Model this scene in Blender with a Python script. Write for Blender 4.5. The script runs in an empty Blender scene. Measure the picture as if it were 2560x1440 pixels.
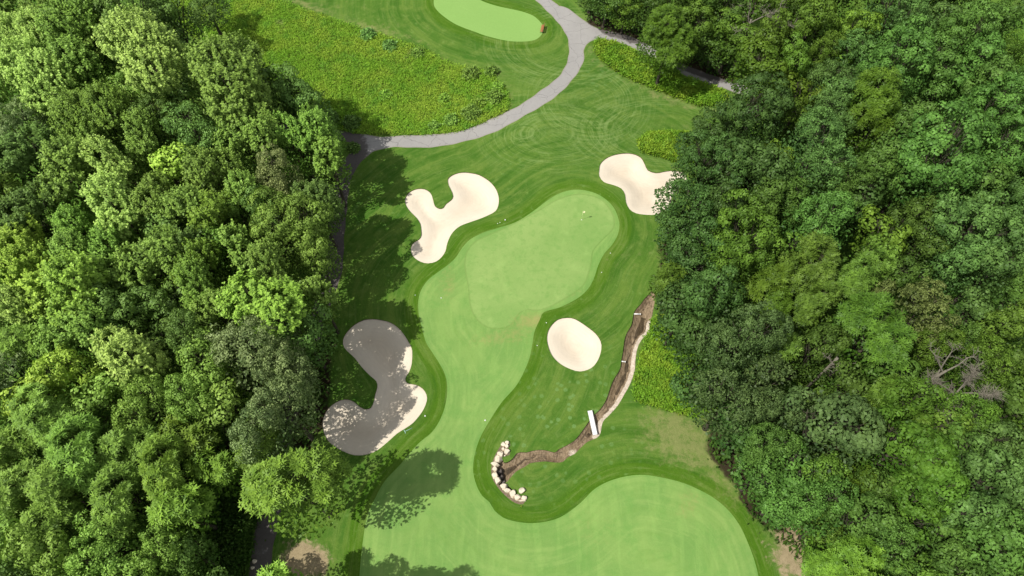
import bpy, math, random
import numpy as np
from mathutils import Vector, Matrix
from mathutils.geometry import delaunay_2d_cdt

random.seed(7)
rng = np.random.default_rng(11)
scene = bpy.context.scene
R = math.radians

# ------------------------------------------------------------------ camera, sky, sun
CAM_H, PITCH, FPX = 84.0, 61.0, 1707.0
cam_d = bpy.data.cameras.new("Camera")
cam = bpy.data.objects.new("Camera", cam_d)
scene.collection.objects.link(cam)
cam.location = (0, 0, CAM_H)
cam.rotation_euler = (R(90 - PITCH), 0, 0)
cam_d.sensor_width = 36.0
cam_d.lens = FPX / 2560.0 * 36.0
cam_d.clip_end = 5000
scene.camera = cam

SUN_EL = R(56.0)
SUN_H = Vector((-0.92, -0.40, 0)).normalized()
world = bpy.data.worlds.new("World")
scene.world = world
world.use_nodes = True
wn = world.node_tree.nodes
sky = wn.new('ShaderNodeTexSky')
sky.sky_type = 'NISHITA'
sky.sun_disc = False
sky.sun_elevation = SUN_EL
sky.sun_rotation = math.atan2(SUN_H.x, SUN_H.y)
hsv = wn.new('ShaderNodeHueSaturation'); hsv.inputs['Saturation'].default_value = 0.18
world.node_tree.links.new(sky.outputs[0], hsv.inputs['Color'])
world.node_tree.links.new(hsv.outputs[0], wn['Background'].inputs[0])
wn['Background'].inputs[1].default_value = 0.15
sun_d = bpy.data.lights.new("Sun", 'SUN')
sun_d.energy = 4.8
sun_d.angle = R(0.5)
sun_d.color = (1.0, 0.955, 0.88)
sun = bpy.data.objects.new("Sun", sun_d)
scene.collection.objects.link(sun)
sdir = Vector((SUN_H.x * math.cos(SUN_EL), SUN_H.y * math.cos(SUN_EL), math.sin(SUN_EL)))
sun.rotation_euler = sdir.to_track_quat('Z', 'Y').to_euler()
sun.location = (-40, -20, 120)
scene.view_settings.view_transform = 'Standard'
scene.view_settings.look = 'None'
scene.view_settings.gamma = 1
scene.view_settings.exposure = -0.02
scene.render.engine = 'CYCLES'
scene.cycles.max_bounces = 6
scene.cycles.diffuse_bounces = 3
scene.cycles.transmission_bounces = 4

# ------------------------------------------------------------------ helpers
C = scene.collection
CT, ST = math.cos(R(90 - PITCH)), math.sin(R(90 - PITCH))

def sstep(t):
    t = np.clip(t, 0, 1)
    return t * t * (3 - 2 * t)

def hgt(x, y):
    x = np.asarray(x, float); y = np.asarray(y, float)
    h = 0.30 * np.sin(x / 9.7 + 1.0) * np.cos(y / 11.3) + 0.16 * np.sin(x / 5.3 + y / 7.1 + 2)
    h = h + 0.5 * np.exp(-(((x - 5) / 13) ** 2 + ((y - 52) / 10) ** 2))
    return h

def ray(u, v, z):
    u = np.asarray(u, float); v = np.asarray(v, float)
    cx = (u - 1280) / FPX; cy = -(v - 720) / FPX
    dx, dy, dz = cx, cy * CT + ST, cy * ST - CT
    t = (z - CAM_H) / dz
    return dx * t, dy * t, t

def ground(u, v):
    x, y, _ = ray(u, v, 0.0)
    for _ in range(3):
        x, y, _ = ray(u, v, hgt(x, y))
    return np.stack([x, y], -1)

def pxscale(u, v, z):
    return FPX / ray(u, v, z)[2]

def loop_px(pts, ox=0, oy=0, s=1.0, step=0.45):
    p = np.array(pts, float)
    p = np.stack([ox + p[:, 0] / s, oy + p[:, 1] / s], -1)
    g = ground(p[:, 0], p[:, 1])
    return smooth_loop(g, step)

def smooth_loop(g, step=0.45, closed=True):
    n = len(g); out = []
    rngi = range(n) if closed else range(n - 1)
    for i in rngi:
        if closed:
            a, b, c, d = g[i - 1], g[i], g[(i + 1) % n], g[(i + 2) % n]
        else:
            a, b, c, d = g[max(i - 1, 0)], g[i], g[i + 1], g[min(i + 2, n - 1)]
        k = max(2, int(np.linalg.norm(c - b) / step))
        for j in range(k):
            t = j / k
            out.append(0.5 * ((2 * b) + (c - a) * t + (2 * a - 5 * b + 4 * c - d) * t * t + (3 * b - a - 3 * c + d) * t ** 3))
    if not closed:
        out.append(g[-1])
    return np.array(out)

def inside(P, poly):
    x, y = P[:, 0], P[:, 1]
    r = np.zeros(len(P), bool)
    x0, y0 = poly[:, 0], poly[:, 1]
    x1, y1 = np.roll(x0, -1), np.roll(y0, -1)
    for a, b, c, d in zip(x0, y0, x1, y1):
        if b == d: continue
        m = ((b > y) != (d > y))
        r ^= m & (x < (c - a) * (y - b) / (d - b) + a)
    return r

def dist_poly(P, poly, closed=True):
    A = poly; B = np.roll(poly, -1, 0)
    if not closed: A, B = A[:-1], B[:-1]
    best = np.full(len(P), 1e9)
    for a, b in zip(A, B):
        ab = b - a; L = ab @ ab
        if L < 1e-12: continue
        t = np.clip(((P - a) @ ab) / L, 0, 1)
        q = P - (a + t[:, None] * ab)
        best = np.minimum(best, q[:, 0] ** 2 + q[:, 1] ** 2)
    return np.sqrt(best)

def strip(px, w, step=0.6):
    """ribbon polygon of width w (m) round a centreline given in pixels"""
    p = np.array(px, float)
    g = smooth_loop(ground(p[:, 0], p[:, 1]), step, closed=False)
    t = np.gradient(g, axis=0); t /= np.linalg.norm(t, axis=1)[:, None]
    n = np.stack([-t[:, 1], t[:, 0]], -1)
    wob = 0.09 * np.sin(np.arange(len(g)) * 0.37) + 0.06 * np.sin(np.arange(len(g)) * 1.13 + 2)
    ww = (w / 2 + wob)[:, None]
    return np.concatenate([g + n * ww, (g - n * ww)[::-1]])

def make_mesh(name, V, F, mat, parent=None, attrs=None, smooth=False, mats=None, face_mat=None):
    """V (n,3) array, F (m,3|4) array"""
    me = bpy.data.meshes.new(name)
    V = np.asarray(V, np.float32); F = np.asarray(F, np.int32)
    k = F.shape[1]
    me.vertices.add(len(V)); me.vertices.foreach_set('co', V.ravel())
    me.loops.add(F.size); me.loops.foreach_set('vertex_index', F.ravel())
    me.polygons.add(len(F))
    me.polygons.foreach_set('loop_start', np.arange(0, F.size, k, dtype=np.int32))
    me.polygons.foreach_set('loop_total', np.full(len(F), k, np.int32))
    if smooth: me.polygons.foreach_set('use_smooth', np.ones(len(F), bool))
    me.materials.append(mat)
    if attrs:
        for an, (dom, arr) in attrs.items():
            a = me.attributes.new(an, 'FLOAT', dom)
            a.data.foreach_set('value', np.asarray(arr, np.float32))
    me.update(calc_edges=True)
    o = bpy.data.objects.new(name, me)
    C.objects.link(o)
    if parent: o.parent = parent
    return o

def pymesh(name, V, F, mat, parent=None, smooth=False):
    me = bpy.data.meshes.new(name)
    me.from_pydata([tuple(v) for v in V], [], [tuple(f) for f in F])
    if smooth:
        for p in me.polygons: p.use_smooth = True
    me.materials.append(mat); me.update()
    o = bpy.data.objects.new(name, me); C.objects.link(o)
    if parent: o.parent = parent
    return o

def tag(o, label=None, cat=None, group=None, kind=None):
    if label: o['label'] = label
    if cat: o['category'] = cat
    if group: o['group'] = group
    if kind: o['kind'] = kind
    return o

def empty(name, loc, rz=0, scale=None):
    o = bpy.data.objects.new(name, None); C.objects.link(o)
    o.empty_display_size = 0.3
    o.location = loc; o.rotation_euler = (0, 0, rz)
    if scale: o.scale = scale
    return o

def box_vf(cx, cy, cz, sx, sy, sz, bev=0.0):
    V = []; F = []
    b = bev
    # chamfered box: 3 rings
    rings = [(cz - sz / 2, b), (cz - sz / 2 + b, 0), (cz + sz / 2 - b, 0), (cz + sz / 2, b)] if b else [(cz - sz / 2, 0), (cz + sz / 2, 0)]
    for z, i in rings:
        for ax, ay in ((-1, -1), (1, -1), (1, 1), (-1, 1)):
            V.append((cx + ax * (sx / 2 - i), cy + ay * (sy / 2 - i), z))
    n = len(rings)
    F.append((3, 2, 1, 0)); F.append(tuple(4 * (n - 1) + k for k in range(4)))
    for r in range(n - 1):
        for k in range(4):
            F.append((4 * r + k, 4 * r + (k + 1) % 4, 4 * r + 4 + (k + 1) % 4, 4 * r + 4 + k))
    return V, F

def join_vf(parts):
    V, F = [], []
    for v, f in parts:
        o = len(V); V += list(v); F += [tuple(i + o for i in q) for q in f]
    return V, F

def tube_vf(pts, rads, n=7, cap=True):
    pts = [Vector(p) for p in pts]
    V, F = [], []
    prev = None
    for i, p in enumerate(pts):
        d = (pts[min(i + 1, len(pts) - 1)] - pts[max(i - 1, 0)]).normalized()
        a = d.orthogonal().normalized() if prev is None else (prev - d * prev.dot(d)).normalized()
        prev = a; b = d.cross(a)
        for k in range(n):
            t = 2 * math.pi * k / n
            V.append(tuple(p + (a * math.cos(t) + b * math.sin(t)) * rads[i]))
    for i in range(len(pts) - 1):
        for k in range(n):
            F.append((i * n + k, i * n + (k + 1) % n, (i + 1) * n + (k + 1) % n, (i + 1) * n + k))
    if cap:
        F.append(tuple(range(n))[::-1]); F.append(tuple((len(pts) - 1) * n + k for k in range(n)))
    return V, F

# ------------------------------------------------------------------ node material helper
class NM:
    def __init__(s, name):
        s.m = bpy.data.materials.new(name); s.m.use_nodes = True
        s.t = s.m.node_tree; s.n = s.t.nodes; s.b = s.n['Principled BSDF']
        s.b.inputs['Roughness'].default_value = 0.9
        s.b.inputs['Specular IOR Level'].default_value = 0.2
        s.geo = s.n.new('ShaderNodeTexCoord').outputs['Object']
    def lk(s, a, b): s.t.links.new(a, b)
    def put(s, sock, v):
        if hasattr(v, 'is_linked') or hasattr(v, 'links'): s.lk(v, sock)
        else: sock.default_value = v
    def noise(s, scale, detail=3, rough=0.55, vec=None, dist=0.0):
        n = s.n.new('ShaderNodeTexNoise'); n.inputs['Scale'].default_value = scale
        n.inputs['Detail'].default_value = detail; n.inputs['Roughness'].default_value = rough
        n.inputs['Distortion'].default_value = dist
        s.lk(vec or s.geo, n.inputs['Vector']); return n.outputs['Fac']
    def vor(s, scale, feature='F1', vec=None, out='Distance'):
        n = s.n.new('ShaderNodeTexVoronoi'); n.feature = feature; n.inputs['Scale'].default_value = scale
        s.lk(vec or s.geo, n.inputs['Vector']); return n.outputs[out]
    def attr(s, name):
        n = s.n.new('ShaderNodeAttribute'); n.attribute_name = name; return n.outputs['Fac']
    def math(s, op, a, b=0.0, c=None, clamp=False):
        n = s.n.new('ShaderNodeMath'); n.operation = op; n.use_clamp = clamp
        s.put(n.inputs[0], a); s.put(n.inputs[1], b)
        if c is not None: s.put(n.inputs[2], c)
        return n.outputs[0]
    def ramp(s, f, lo, hi, a=0.0, b=1.0):
        n = s.n.new('ShaderNodeMapRange'); n.clamp = True; n.interpolation_type = 'SMOOTHSTEP'
        s.put(n.inputs[0], f)
        n.inputs[1].default_value = lo; n.inputs[2].default_value = hi
        n.inputs[3].default_value = a; n.inputs[4].default_value = b
        return n.outputs[0]
    def mix(s, f, a, b, mode='MIX'):
        n = s.n.new('ShaderNodeMix'); n.data_type = 'RGBA'; n.blend_type = mode
        s.put(n.inputs[0], f)
        for sock, v in ((n.inputs[6], a), (n.inputs[7], b)):
            if isinstance(v, tuple): sock.default_value = (*v, 1)
            else: s.lk(v, sock)
        return n.outputs[2]
    def stretch(s, sx, sy, sz=1, rot=0):
        n = s.n.new('ShaderNodeMapping'); n.inputs['Scale'].default_value = (sx, sy, sz)
        n.inputs['Rotation'].default_value = (0, 0, rot)
        s.lk(s.geo, n.inputs['Vector']); return n.outputs[0]
    def along(s, dist, f, slow=0.1):
        """vector that varies fast across the contours of a distance and slowly along them"""
        sp = s.n.new('ShaderNodeSeparateXYZ'); s.lk(s.geo, sp.inputs[0])
        cb = s.n.new('ShaderNodeCombineXYZ')
        s.lk(s.math('MULTIPLY', dist, f), cb.inputs[0])
        s.lk(s.math('MULTIPLY', sp.outputs[0], slow), cb.inputs[1]); s.lk(s.math('MULTIPLY', sp.outputs[1], slow), cb.inputs[2])
        return cb.outputs[0]
    def color(s, c): s.put(s.b.inputs['Base Color'], (*c, 1) if isinstance(c, tuple) else c)
    def bump(s, h, strength=0.3, dist=0.1):
        n = s.n.new('ShaderNodeBump'); n.inputs['Strength'].default_value = strength
        n.inputs['Distance'].default_value = dist
        s.lk(h, n.inputs['Height']); s.lk(n.outputs[0], s.b.inputs['Normal'])
    def scale_col(s, col, f, lo, hi):
        """multiply colour by a grey factor running lo..hi"""
        g = s.math('MULTIPLY_ADD', f, hi - lo, lo)
        n = s.n.new('ShaderNodeVectorMath'); n.operation = 'SCALE'
        s.lk(col, n.inputs[0]); s.lk(g, n.inputs['Scale']); return n.outputs[0]

def plain(name, col, rough=0.7, var=0.15, scale=6.0, metal=0.0):
    m = NM(name)
    f = m.noise(scale, 4)
    a = tuple(max(0, c * (1 - var)) for c in col); b = tuple(min(1, c * (1 + var)) for c in col)
    m.color(m.mix(f, a, b)); m.b.inputs['Roughness'].default_value = rough
    m.b.inputs['Metallic'].default_value = metal
    return m.m

# ------------------------------------------------------------------ outlines of the ground (all in metres after this block)
Z5 = dict(ox=850, oy=480, s=2.977)
Z2 = dict(ox=850, oy=0, s=2.977)
FAIRWAY = loop_px([(1440,474),(1480,480),(1510,495),(1535,520),(1548,555),(1545,585),(1530,612),(1510,635),(1495,665),(1485,695),(1470,722),
 (1445,745),(1400,768),(1360,780),(1349,800),(1336,830),(1331,860),(1325,890),(1312,925),(1290,965),(1255,1005),(1225,1050),(1200,1095),
 (1186,1140),(1183,1180),(1192,1215),(1206,1240),(1224,1256),(1236,1276),(1258,1294),(1290,1304),(1330,1308),(1375,1302),(1410,1288),
 (1450,1258),(1490,1220),(1540,1197),(1600,1187),(1660,1195),(1720,1212),(1780,1242),(1820,1275),(1850,1315),(1875,1370),(1890,1415),
 (1902,1470),(1915,1540),(1500,1640),(1000,1600),(880,1530),(896,1455),(903,1390),(909,1340),(918,1290),(938,1245),(962,1203),(1000,1162),
 (1045,1110),(1080,1080),(1102,1045),(1115,1005),(1118,965),(1112,935),(1098,908),(1080,880),(1065,856),(1055,820),(1047,785),(1046,750),(1053,725),
 (1070,700),(1095,680),(1120,662),(1140,643),(1155,620),(1176,598),(1210,581),(1245,570),(1290,555),(1330,530),(1370,500),(1402,482)])
GREEN = loop_px([(1600,62),(1720,20),(1830,16),(1940,50),(2015,130),(2045,210),(2032,280),(1955,360),(1888,440),(1875,520),(1855,600),(1825,680),
 (1765,740),(1640,818),(1520,876),(1440,884),(1375,880),(1325,920),(1285,980),(1220,1018),(1100,1012),(1010,945),(965,840),(950,700),(925,560),
 (938,450),(1000,370),(1100,320),(1250,252),(1450,150)], **Z5)
GREEN2 = loop_px([(698,0),(704,50),(755,108),(860,180),(1000,235),(1100,270),(1250,304),(1380,308),(1465,290),(1513,235),(1508,185),(1450,125),
 (1390,97),(1310,75),(1200,52),(1120,30),(1045,0),(960,-60),(860,-110),(760,-100),(705,-50)], **Z2)
BUNK = [
 loop_px([(780,140),(830,100),(920,68),(1010,58),(1100,68),(1200,92),(1300,145),(1380,210),(1440,290),(1475,390),(1478,480),(1455,565),
  (1400,620),(1250,690),(1080,750),(960,795),(880,850),(820,920),(780,1000),(755,1080),(740,1150),(690,1230),(610,1295),(500,1320),(400,1300),
  (310,1245),(265,1170),(262,1090),(300,1030),(370,990),(405,930),(402,850),(390,770),(340,690),(250,600),(195,520),(180,440),(205,370),
  (270,315),(360,285),(450,290),(520,330),(555,390),(575,470),(600,530),(660,562),(710,550),(745,500),(820,440),(845,385),(820,310),(785,240),(772,180)],
  980, 420, 5.539),
 loop_px([(255,260),(300,180),(370,115),(450,75),(530,65),(620,75),(700,97),(770,140),(820,195),(865,260),(905,340),(912,400),(905,500),(880,570),
  (850,620),(850,655),(880,678),(950,690),(1010,725),(1045,780),(1050,840),(1020,920),(980,980),(920,1050),(850,1100),(770,1150),(680,1230),
  (580,1310),(480,1350),(370,1358),(280,1330),(170,1270),(100,1200),(65,1110),(62,1030),(90,950),(150,880),(230,835),(300,828),(360,850),(420,900),
  (470,920),(520,905),(545,850),(560,780),(580,710),(570,655),(520,610),(440,530),(370,440),(270,340)], 790, 780, 3.79),
 loop_px([(1540,1080),(1560,1010),(1620,950),(1690,935),(1750,945),(1830,995),(1900,1050),(1940,1110),(1945,1170),(1920,1250),(1870,1310),
  (1790,1335),(1720,1320),(1640,1280),(1580,1220),(1550,1150)], **Z5),
 loop_px([(1498,425),(1502,408),(1520,393),(1550,384),(1580,384),(1602,393),(1612,410),(1620,425),(1640,432),(1665,428),(1690,426),(1712,434),
  (1716,450),(1695,468),(1680,490),(1675,512),(1662,528),(1640,536),(1618,537),(1590,533),(1573,522),(1565,505),(1562,485),(1553,471),(1535,463),(1510,455),(1498,440)]),
]
ZS = (1420, 720, 3.79); ZR = (1180, 1080, 6.858)
_st = [(ZS[0] + x / ZS[2], ZS[1] + y / ZS[2]) for x, y in [(790,30),(755,70),(720,105),(690,150),(640,205),(620,250),(600,350),(560,420),(535,490),(520,600),(505,680),
  (490,770),(430,870),(395,960),(360,1060),(310,1140),(240,1210),(200,1260),(130,1360)]]
_st += [(ZR[0] + x / ZR[2], ZR[1] + y / ZR[2]) for x, y in [(1760,140),(1600,240),(1480,300),(1420,350),(1290,318),(1170,304),(1020,325),(930,350),(840,345),
  (760,370),(700,450),(620,510),(545,520),(520,455),(455,560),(405,640),(405,760),(440,860),(480,930),(560,960),(640,1010),(740,1080),(760,1060),(640,940),(570,880),(605,850),(640,810),(700,735),(780,662),(900,600),
  (1000,535),(1140,515),(1250,505),(1350,515),(1450,525),(1560,510),(1640,435),(1760,375),(1850,285),(1980,170),(2180,65)]]
_st += [(ZS[0] + x / ZS[2], ZS[1] + y / ZS[2]) for x, y in [(330,1270),(390,1205),(470,1115),(530,1015),(590,905),(632,780),(642,660),(662,560),(705,480),(775,415),
  (785,330),(800,250),(820,140),(830,60)]]
STREAM = loop_px(_st, step=0.35)
PATH_PX = [(1300,-60),(1332,-25),(1372,12),(1407,45),(1432,85),(1441,125),(1435,162),(1403,207),(1340,255),(1270,295),(1200,327),(1130,346),(1060,353),
 (985,354),(930,364),(897,385),(873,415),(860,445),(850,490),(843,540),(840,600),(836,650),(825,700),(800,780),(770,860),(740,960),(715,1060),(695,1160),
 (677,1270),(660,1350),(648,1440),(635,1560)]
PATHS = [strip(PATH_PX, 2.55), strip([(1418,90),(1450,86),(1500,86),(1560,98),(1620,127),(1680,160),(1740,187),(1820,213),(1900,240),(2000,278),(2100,312),(2300,370)], 2.3),
         strip([(960,356),(900,348),(850,338),(790,325),(700,310)], 2.0),
         loop_px([(1392,18),(1418,20),(1452,45),(1488,68),(1512,78),(1500,97),(1482,101),(1466,112),(1456,132),(1440,140),(1430,100),(1410,60)])]
MEADOW = loop_px([(440,-30),(560,-60),(650,-20),(690,-4),(760,22),(860,58),(960,90),(1060,124),(1100,148),(1160,168),(1218,178),(1245,205),(1268,235),(1272,262),
 (1256,290),(1215,308),(1180,322),(1130,331),(1080,336),(1000,337),(920,335),(850,325),(790,300),(740,260),(600,180),(500,100),(430,40)], step=1.0)
WEEDS = [loop_px([(1484,106),(1510,104),(1560,119),(1620,146),(1660,165),(1700,190),(1760,214),(1812,235),(1808,262),(1750,264),(1705,250),(1623,218),(1555,188),(1515,160),(1487,132)], step=1.0),
 loop_px([(1596,362),(1612,345),(1640,338),(1710,338),(1735,360),(1730,405),(1690,402),(1650,390),(1615,382)], step=1.0),
 loop_px([(1634,800),(1618,850),(1602,900),(1592,950),(1586,985),(1602,1005),(1640,1012),(1700,1032),(1745,1040),(1800,1010),(1770,900),(1700,850),(1660,800)], step=1.0)]

FOOT = loop_px([(548,172),(600,160),(645,180),(655,240),(615,292),(655,340),(640,392),(580,412),(530,425),(500,480),(455,560),(420,640),(420,760),(450,860),(500,925),(560,955),(640,1005),
 (740,1075),(800,1092),(850,1112),(930,1085),(925,1150),(895,1215),(850,1240),(760,1225),(640,1150),(520,1040),(430,930),(352,800),(328,660),(345,540),(385,420),(450,300),(500,225)], 1180, 1080, 6.858, step=.3)
# ------------------------------------------------------------------ trees as a table: crown centre and crown radius in photograph pixels
# (x, y, radius, form, colour, height bonus)   forms: b bristly, c cauliflower, f feathery, g fine-leaved
LEFT = """60,90,80,b,pale,1 112,30,62,b,mid,0 215,48,92,b,olive,1 335,52,98,c,dark,1 425,25,60,c,dark,0 240,118,50,c,mid,-1 95,188,92,b,pale,1 188,160,72,b,mid,0 380,152,112,b,pale,3
228,288,88,b,olive,1 575,205,125,b,mid,4 700,215,66,c,dark,1 760,250,62,c,dark,0 487,325,82,g,dark,1 621,340,72,b,mid,1 40,300,60,g,gray,0 125,245,52,b,mid,0 60,392,80,b,dark,0
168,437,82,b,mid,1 275,420,66,b,pale,1 235,355,52,b,mid,0 430,418,52,c,lime,1 365,350,58,b,mid,0 386,300,60,g,dark,0 540,430,64,b,mid,1 682,430,66,g,tan,1 745,345,58,b,olive,0
792,318,58,b,olive,0 820,400,48,b,olive,-1 84,530,76,b,dark,1 181,560,56,b,olive,0 286,520,80,b,pale,1 395,500,60,b,mid,0 403,565,48,c,dark,0 470,530,68,b,mid,0 544,548,54,b,yellow,1
600,500,58,b,mid,0 660,530,55,c,dark,0 722,550,92,c,mid,1 790,500,58,b,dark,0 783,624,56,c,mid,0 64,608,68,b,lime,1 5,590,55,b,lime,0 74,672,60,b,lime,1 10,690,52,c,mid,0 168,631,62,b,mid,0
285,614,58,b,olive,0 386,648,80,b,mid,1 475,630,55,b,dark,0 497,665,60,b,yellow,0 548,618,46,g,olive,0 602,628,46,b,mid,0 675,685,64,b,mid,2 672,765,98,b,bright,3 188,735,92,b,bright,3
252,690,52,b,mid,1 115,735,56,b,lime,0 22,770,62,b,pale,0 290,775,72,c,dark,0 380,765,62,c,dark,-1 440,730,50,c,dark,-1 497,722,62,b,olive,1 556,780,46,b,mid,0 758,835,72,c,dark,-1
800,745,42,b,mid,-1 190,825,76,b,mid,1 70,855,66,f,olive,0 17,920,58,g,gray,0 158,925,66,c,lime,0 319,885,84,b,pale,2 400,850,50,c,dark,-1 470,840,66,g,dark,1 504,905,78,c,mid,1 575,860,56,g,gray,0
655,880,98,g,gray,3 715,930,68,g,gray,4 700,1005,80,g,gray,4 88,985,62,c,lime,0 353,1015,80,g,mid,1 255,985,60,c,mid,0 470,1000,70,g,mid,1 560,1005,62,c,mid,0 640,1072,72,g,gray,5
120,1060,92,f,olive,1 30,1120,70,f,olive,0 205,1135,90,f,olive,1 325,1120,72,f,mid,0 465,1095,62,f,yellow,1 420,1175,80,f,yellow,2 535,1165,56,f,yellow,1 445,1270,64,f,yellow,2
305,1250,82,f,olive,1 150,1245,92,f,olive,1 40,1230,72,f,mid,0 739,1212,112,f,yellow,5 650,1112,54,f,olive,2 255,1360,92,g,mid,1 120,1375,82,c,mid,1 20,1340,70,c,mid,0 385,1400,80,g,mid,0
470,1385,50,g,dark,-2 20,1450,80,c,dark,0 190,1470,80,c,mid,0 310,1480,80,c,mid,0 500,1480,60,c,dark,-2 698,1476,58,f,bright,-1 5,460,60,c,mid,0 5,10,60,b,mid,0 330,230,50,c,mid,0 455,235,46,c,dark,0
650,1562,104,c,mid,7 835,1545,82,f,mid,5 420,1560,90,c,mid,1 -90,1000,90,c,mid,0 -90,750,90,c,mid,0 -90,500,90,c,mid,0 -90,1250,90,c,mid,0 -80,250,90,b,mid,0 -60,60,70,b,mid,0"""
RIGHT = """1674,84,76,f,yellow,-1 1565,20,44,c,bright,-9 1478,-16,36,g,dark,-11 1517,2,38,c,dark,-11 1520,-20,48,c,dark,-6 1612,-8,50,c,dark,-6 1612,42,34,c,dark,-11 1792,104,58,c,dark,-9 1735,40,54,c,mid,-4 1838,72,60,c,olive,-3 1722,92,40,c,mid,-10 1800,10,54,c,dark,0
1935,84,58,c,olive,0 1910,165,74,c,yellow,-1 2030,55,62,c,olive,1 1990,140,52,c,olive,0 2066,122,46,g,olive,0 2012,225,46,c,yellow,-2 2143,62,52,c,bright,0 2098,130,36,c,bright,-1 2244,34,80,g,teal,2
2330,60,60,c,teal,0 2150,130,58,g,teal,0 2085,190,52,g,teal,0 2254,140,88,c,fern,2 2350,150,62,c,fern,1 2432,67,76,c,fern,1 2446,140,62,c,fern,1 2525,25,52,c,dark,0 2389,192,46,c,fern,0 2473,200,64,c,fern,1
2546,124,46,g,olive,0 2338,232,36,c,fern,-1 2197,240,68,f,yellow,3 2182,302,52,f,yellow,2 2098,225,46,g,teal,0 2075,282,60,g,teal,0 1885,265,92,c,deep,1 1790,330,60,c,deep,-4 1962,268,48,g,olive,-1
1777,405,88,c,deep,-1 1888,415,84,c,deep,0 1948,388,40,c,bright,-1 2053,370,98,g,teal,1 2195,412,64,c,fern,0 2125,450,60,g,dark,0 2360,380,125,c,fern,3 2268,316,62,c,fern,1 2506,262,88,c,fern,2 2525,370,88,c,fern,1
2275,440,56,c,fern,0 2450,450,75,c,fern,0 2545,460,60,c,deep,-1 1722,500,78,g,deep,-2 1696,570,50,g,deep,-5 1810,505,62,c,deep,0 1908,512,64,c,dark,0 1861,590,92,c,olive,2 1770,590,60,c,deep,0 1959,614,48,c,olive,0
2053,545,84,g,fern,2 1985,500,54,g,dark,0 2120,530,50,g,dark,0 2211,574,52,c,bright,1 2206,630,44,c,mid,0 2160,488,52,c,deep,0 2290,530,54,c,dark,-1 2350,490,52,c,deep,-1 2440,560,98,c,teal,3 2545,560,60,c,teal,1
2510,650,68,c,teal,2 2405,650,58,c,teal,1 2320,595,56,c,dark,-1 2250,680,60,c,dark,-1 2036,655,70,f,mid,1 2147,685,70,f,mid,1 1982,690,50,f,mid,0 1925,712,50,f,yellow,0 1940,765,46,f,yellow,0 1728,645,60,c,deep,-5
1672,700,44,f,olive,-6 1784,732,74,c,deep,2 1700,745,52,c,deep,-4 2036,760,58,f,mid,0 1868,842,102,g,slate,3 1768,860,74,c,deep,-2 1692,805,50,c,deep,-5 1960,880,46,f,mid,-1 2046,870,62,c,dark,0 2187,836,94,f,green,3
2110,810,40,c,dark,-1 2321,775,74,g,tan,2 2206,730,36,g,tan,0 2340,860,60,g,olive,0 2440,770,46,c,teal,0 2524,810,60,c,mid,1 2425,850,46,g,dark,-2 2483,905,66,g,olive,0 2548,915,46,c,dark,-1 2225,930,56,c,dark,-1
2120,960,50,c,dark,-1 1828,990,88,g,slate,1 1848,1070,60,c,deep,-5 1735,955,48,c,deep,-6 1950,1020,68,g,slate,1 1920,945,60,g,slate,0 2080,1062,106,c,slate,3 2174,1050,46,g,olive,0 2271,1004,72,c,green,1 2205,985,46,f,mid,0
2422,1030,68,g,olive,0 2340,1070,56,c,mid,0 2271,1121,94,c,green,2 2330,1190,84,c,green,1 1925,1108,66,g,fern,0 1993,1170,56,c,fern,0 1908,1180,62,g,fern,-4 2062,1190,58,g,mid,0 2160,1197,36,g,yellow,0 2120,1150,36,c,dark,-3
2506,1100,70,c,teal,1 2432,1120,56,c,dark,0 2490,1190,80,c,teal,2 2422,1275,78,c,teal,1 2288,1262,76,c,green,0 2053,1248,78,g,fern,1 1965,1250,58,g,fern,-4 2154,1296,74,c,fern,0 2195,1215,50,c,dark,0 2110,1400,82,f,bright,-3
2240,1370,70,g,fern,0 2500,1356,92,c,fern,1 2370,1350,60,c,dark,-2 2400,1440,76,c,fern,0 2535,1455,70,c,fern,0 2548,1250,60,c,teal,0 2540,1010,52,c,dark,0 2062,1318,46,g,mid,-5 2290,1450,70,g,mid,0
2180,1480,80,f,bright,0 2640,200,90,c,fern,0 2650,480,90,c,fern,0 2640,760,90,c,teal,0 2650,1030,90,c,mid,0 2650,1300,90,c,fern,0 1900,-40,60,c,mid,0 1975,-25,60,c,olive,0 1800,-40,60,c,dark,0 2010,15,50,g,dark,-1 2250,-55,70,c,dark,0 1690,-30,60,c,dark,0 2320,-20,60,c,dark,0 2100,-40,70,c,olive,0 2400,-50,70,c,dark,0 2540,740,40,c,dark,-1"""

def parse(txt):
    out = []
    for row in txt.split():
        a = row.split(',')
        out.append((float(a[0]), float(a[1]), float(a[2]), a[3], a[4], float(a[5])))
    return out

TREES = []
for side, txt in (('left', LEFT), ('right', RIGHT)):
    for (u, v, r, form, col, hb) in parse(txt):
        zc = 10.0
        for _ in range(2):
            rad = r / pxscale(u, v, zc) * 1.07
            H = (13.0 if side == 'left' else 12.0) + 0.8 * min(rad, 6.5) + 0.8 * hb
            zc = 0.72 * H
        x, y, _t = ray(u, v, zc)
        TREES.append(dict(u=u, v=v, r=r, form=form, col=col, side=side, x=float(x), y=float(y), R=float(rad), H=float(H)))
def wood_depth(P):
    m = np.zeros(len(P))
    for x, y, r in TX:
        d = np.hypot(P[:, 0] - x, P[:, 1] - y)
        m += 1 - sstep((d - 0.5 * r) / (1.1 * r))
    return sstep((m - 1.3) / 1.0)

TX = np.array([[t['x'], t['y'], t['R']] for t in TREES])

def wood_mask(P, k=1.0):
    m = np.zeros(len(P))
    for x, y, r in TX:
        d = np.hypot(P[:, 0] - x, P[:, 1] - y)
        m = np.maximum(m, 1 - sstep((d - 0.55 * r * k) / (0.55 * r * k)))
    return m

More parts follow.
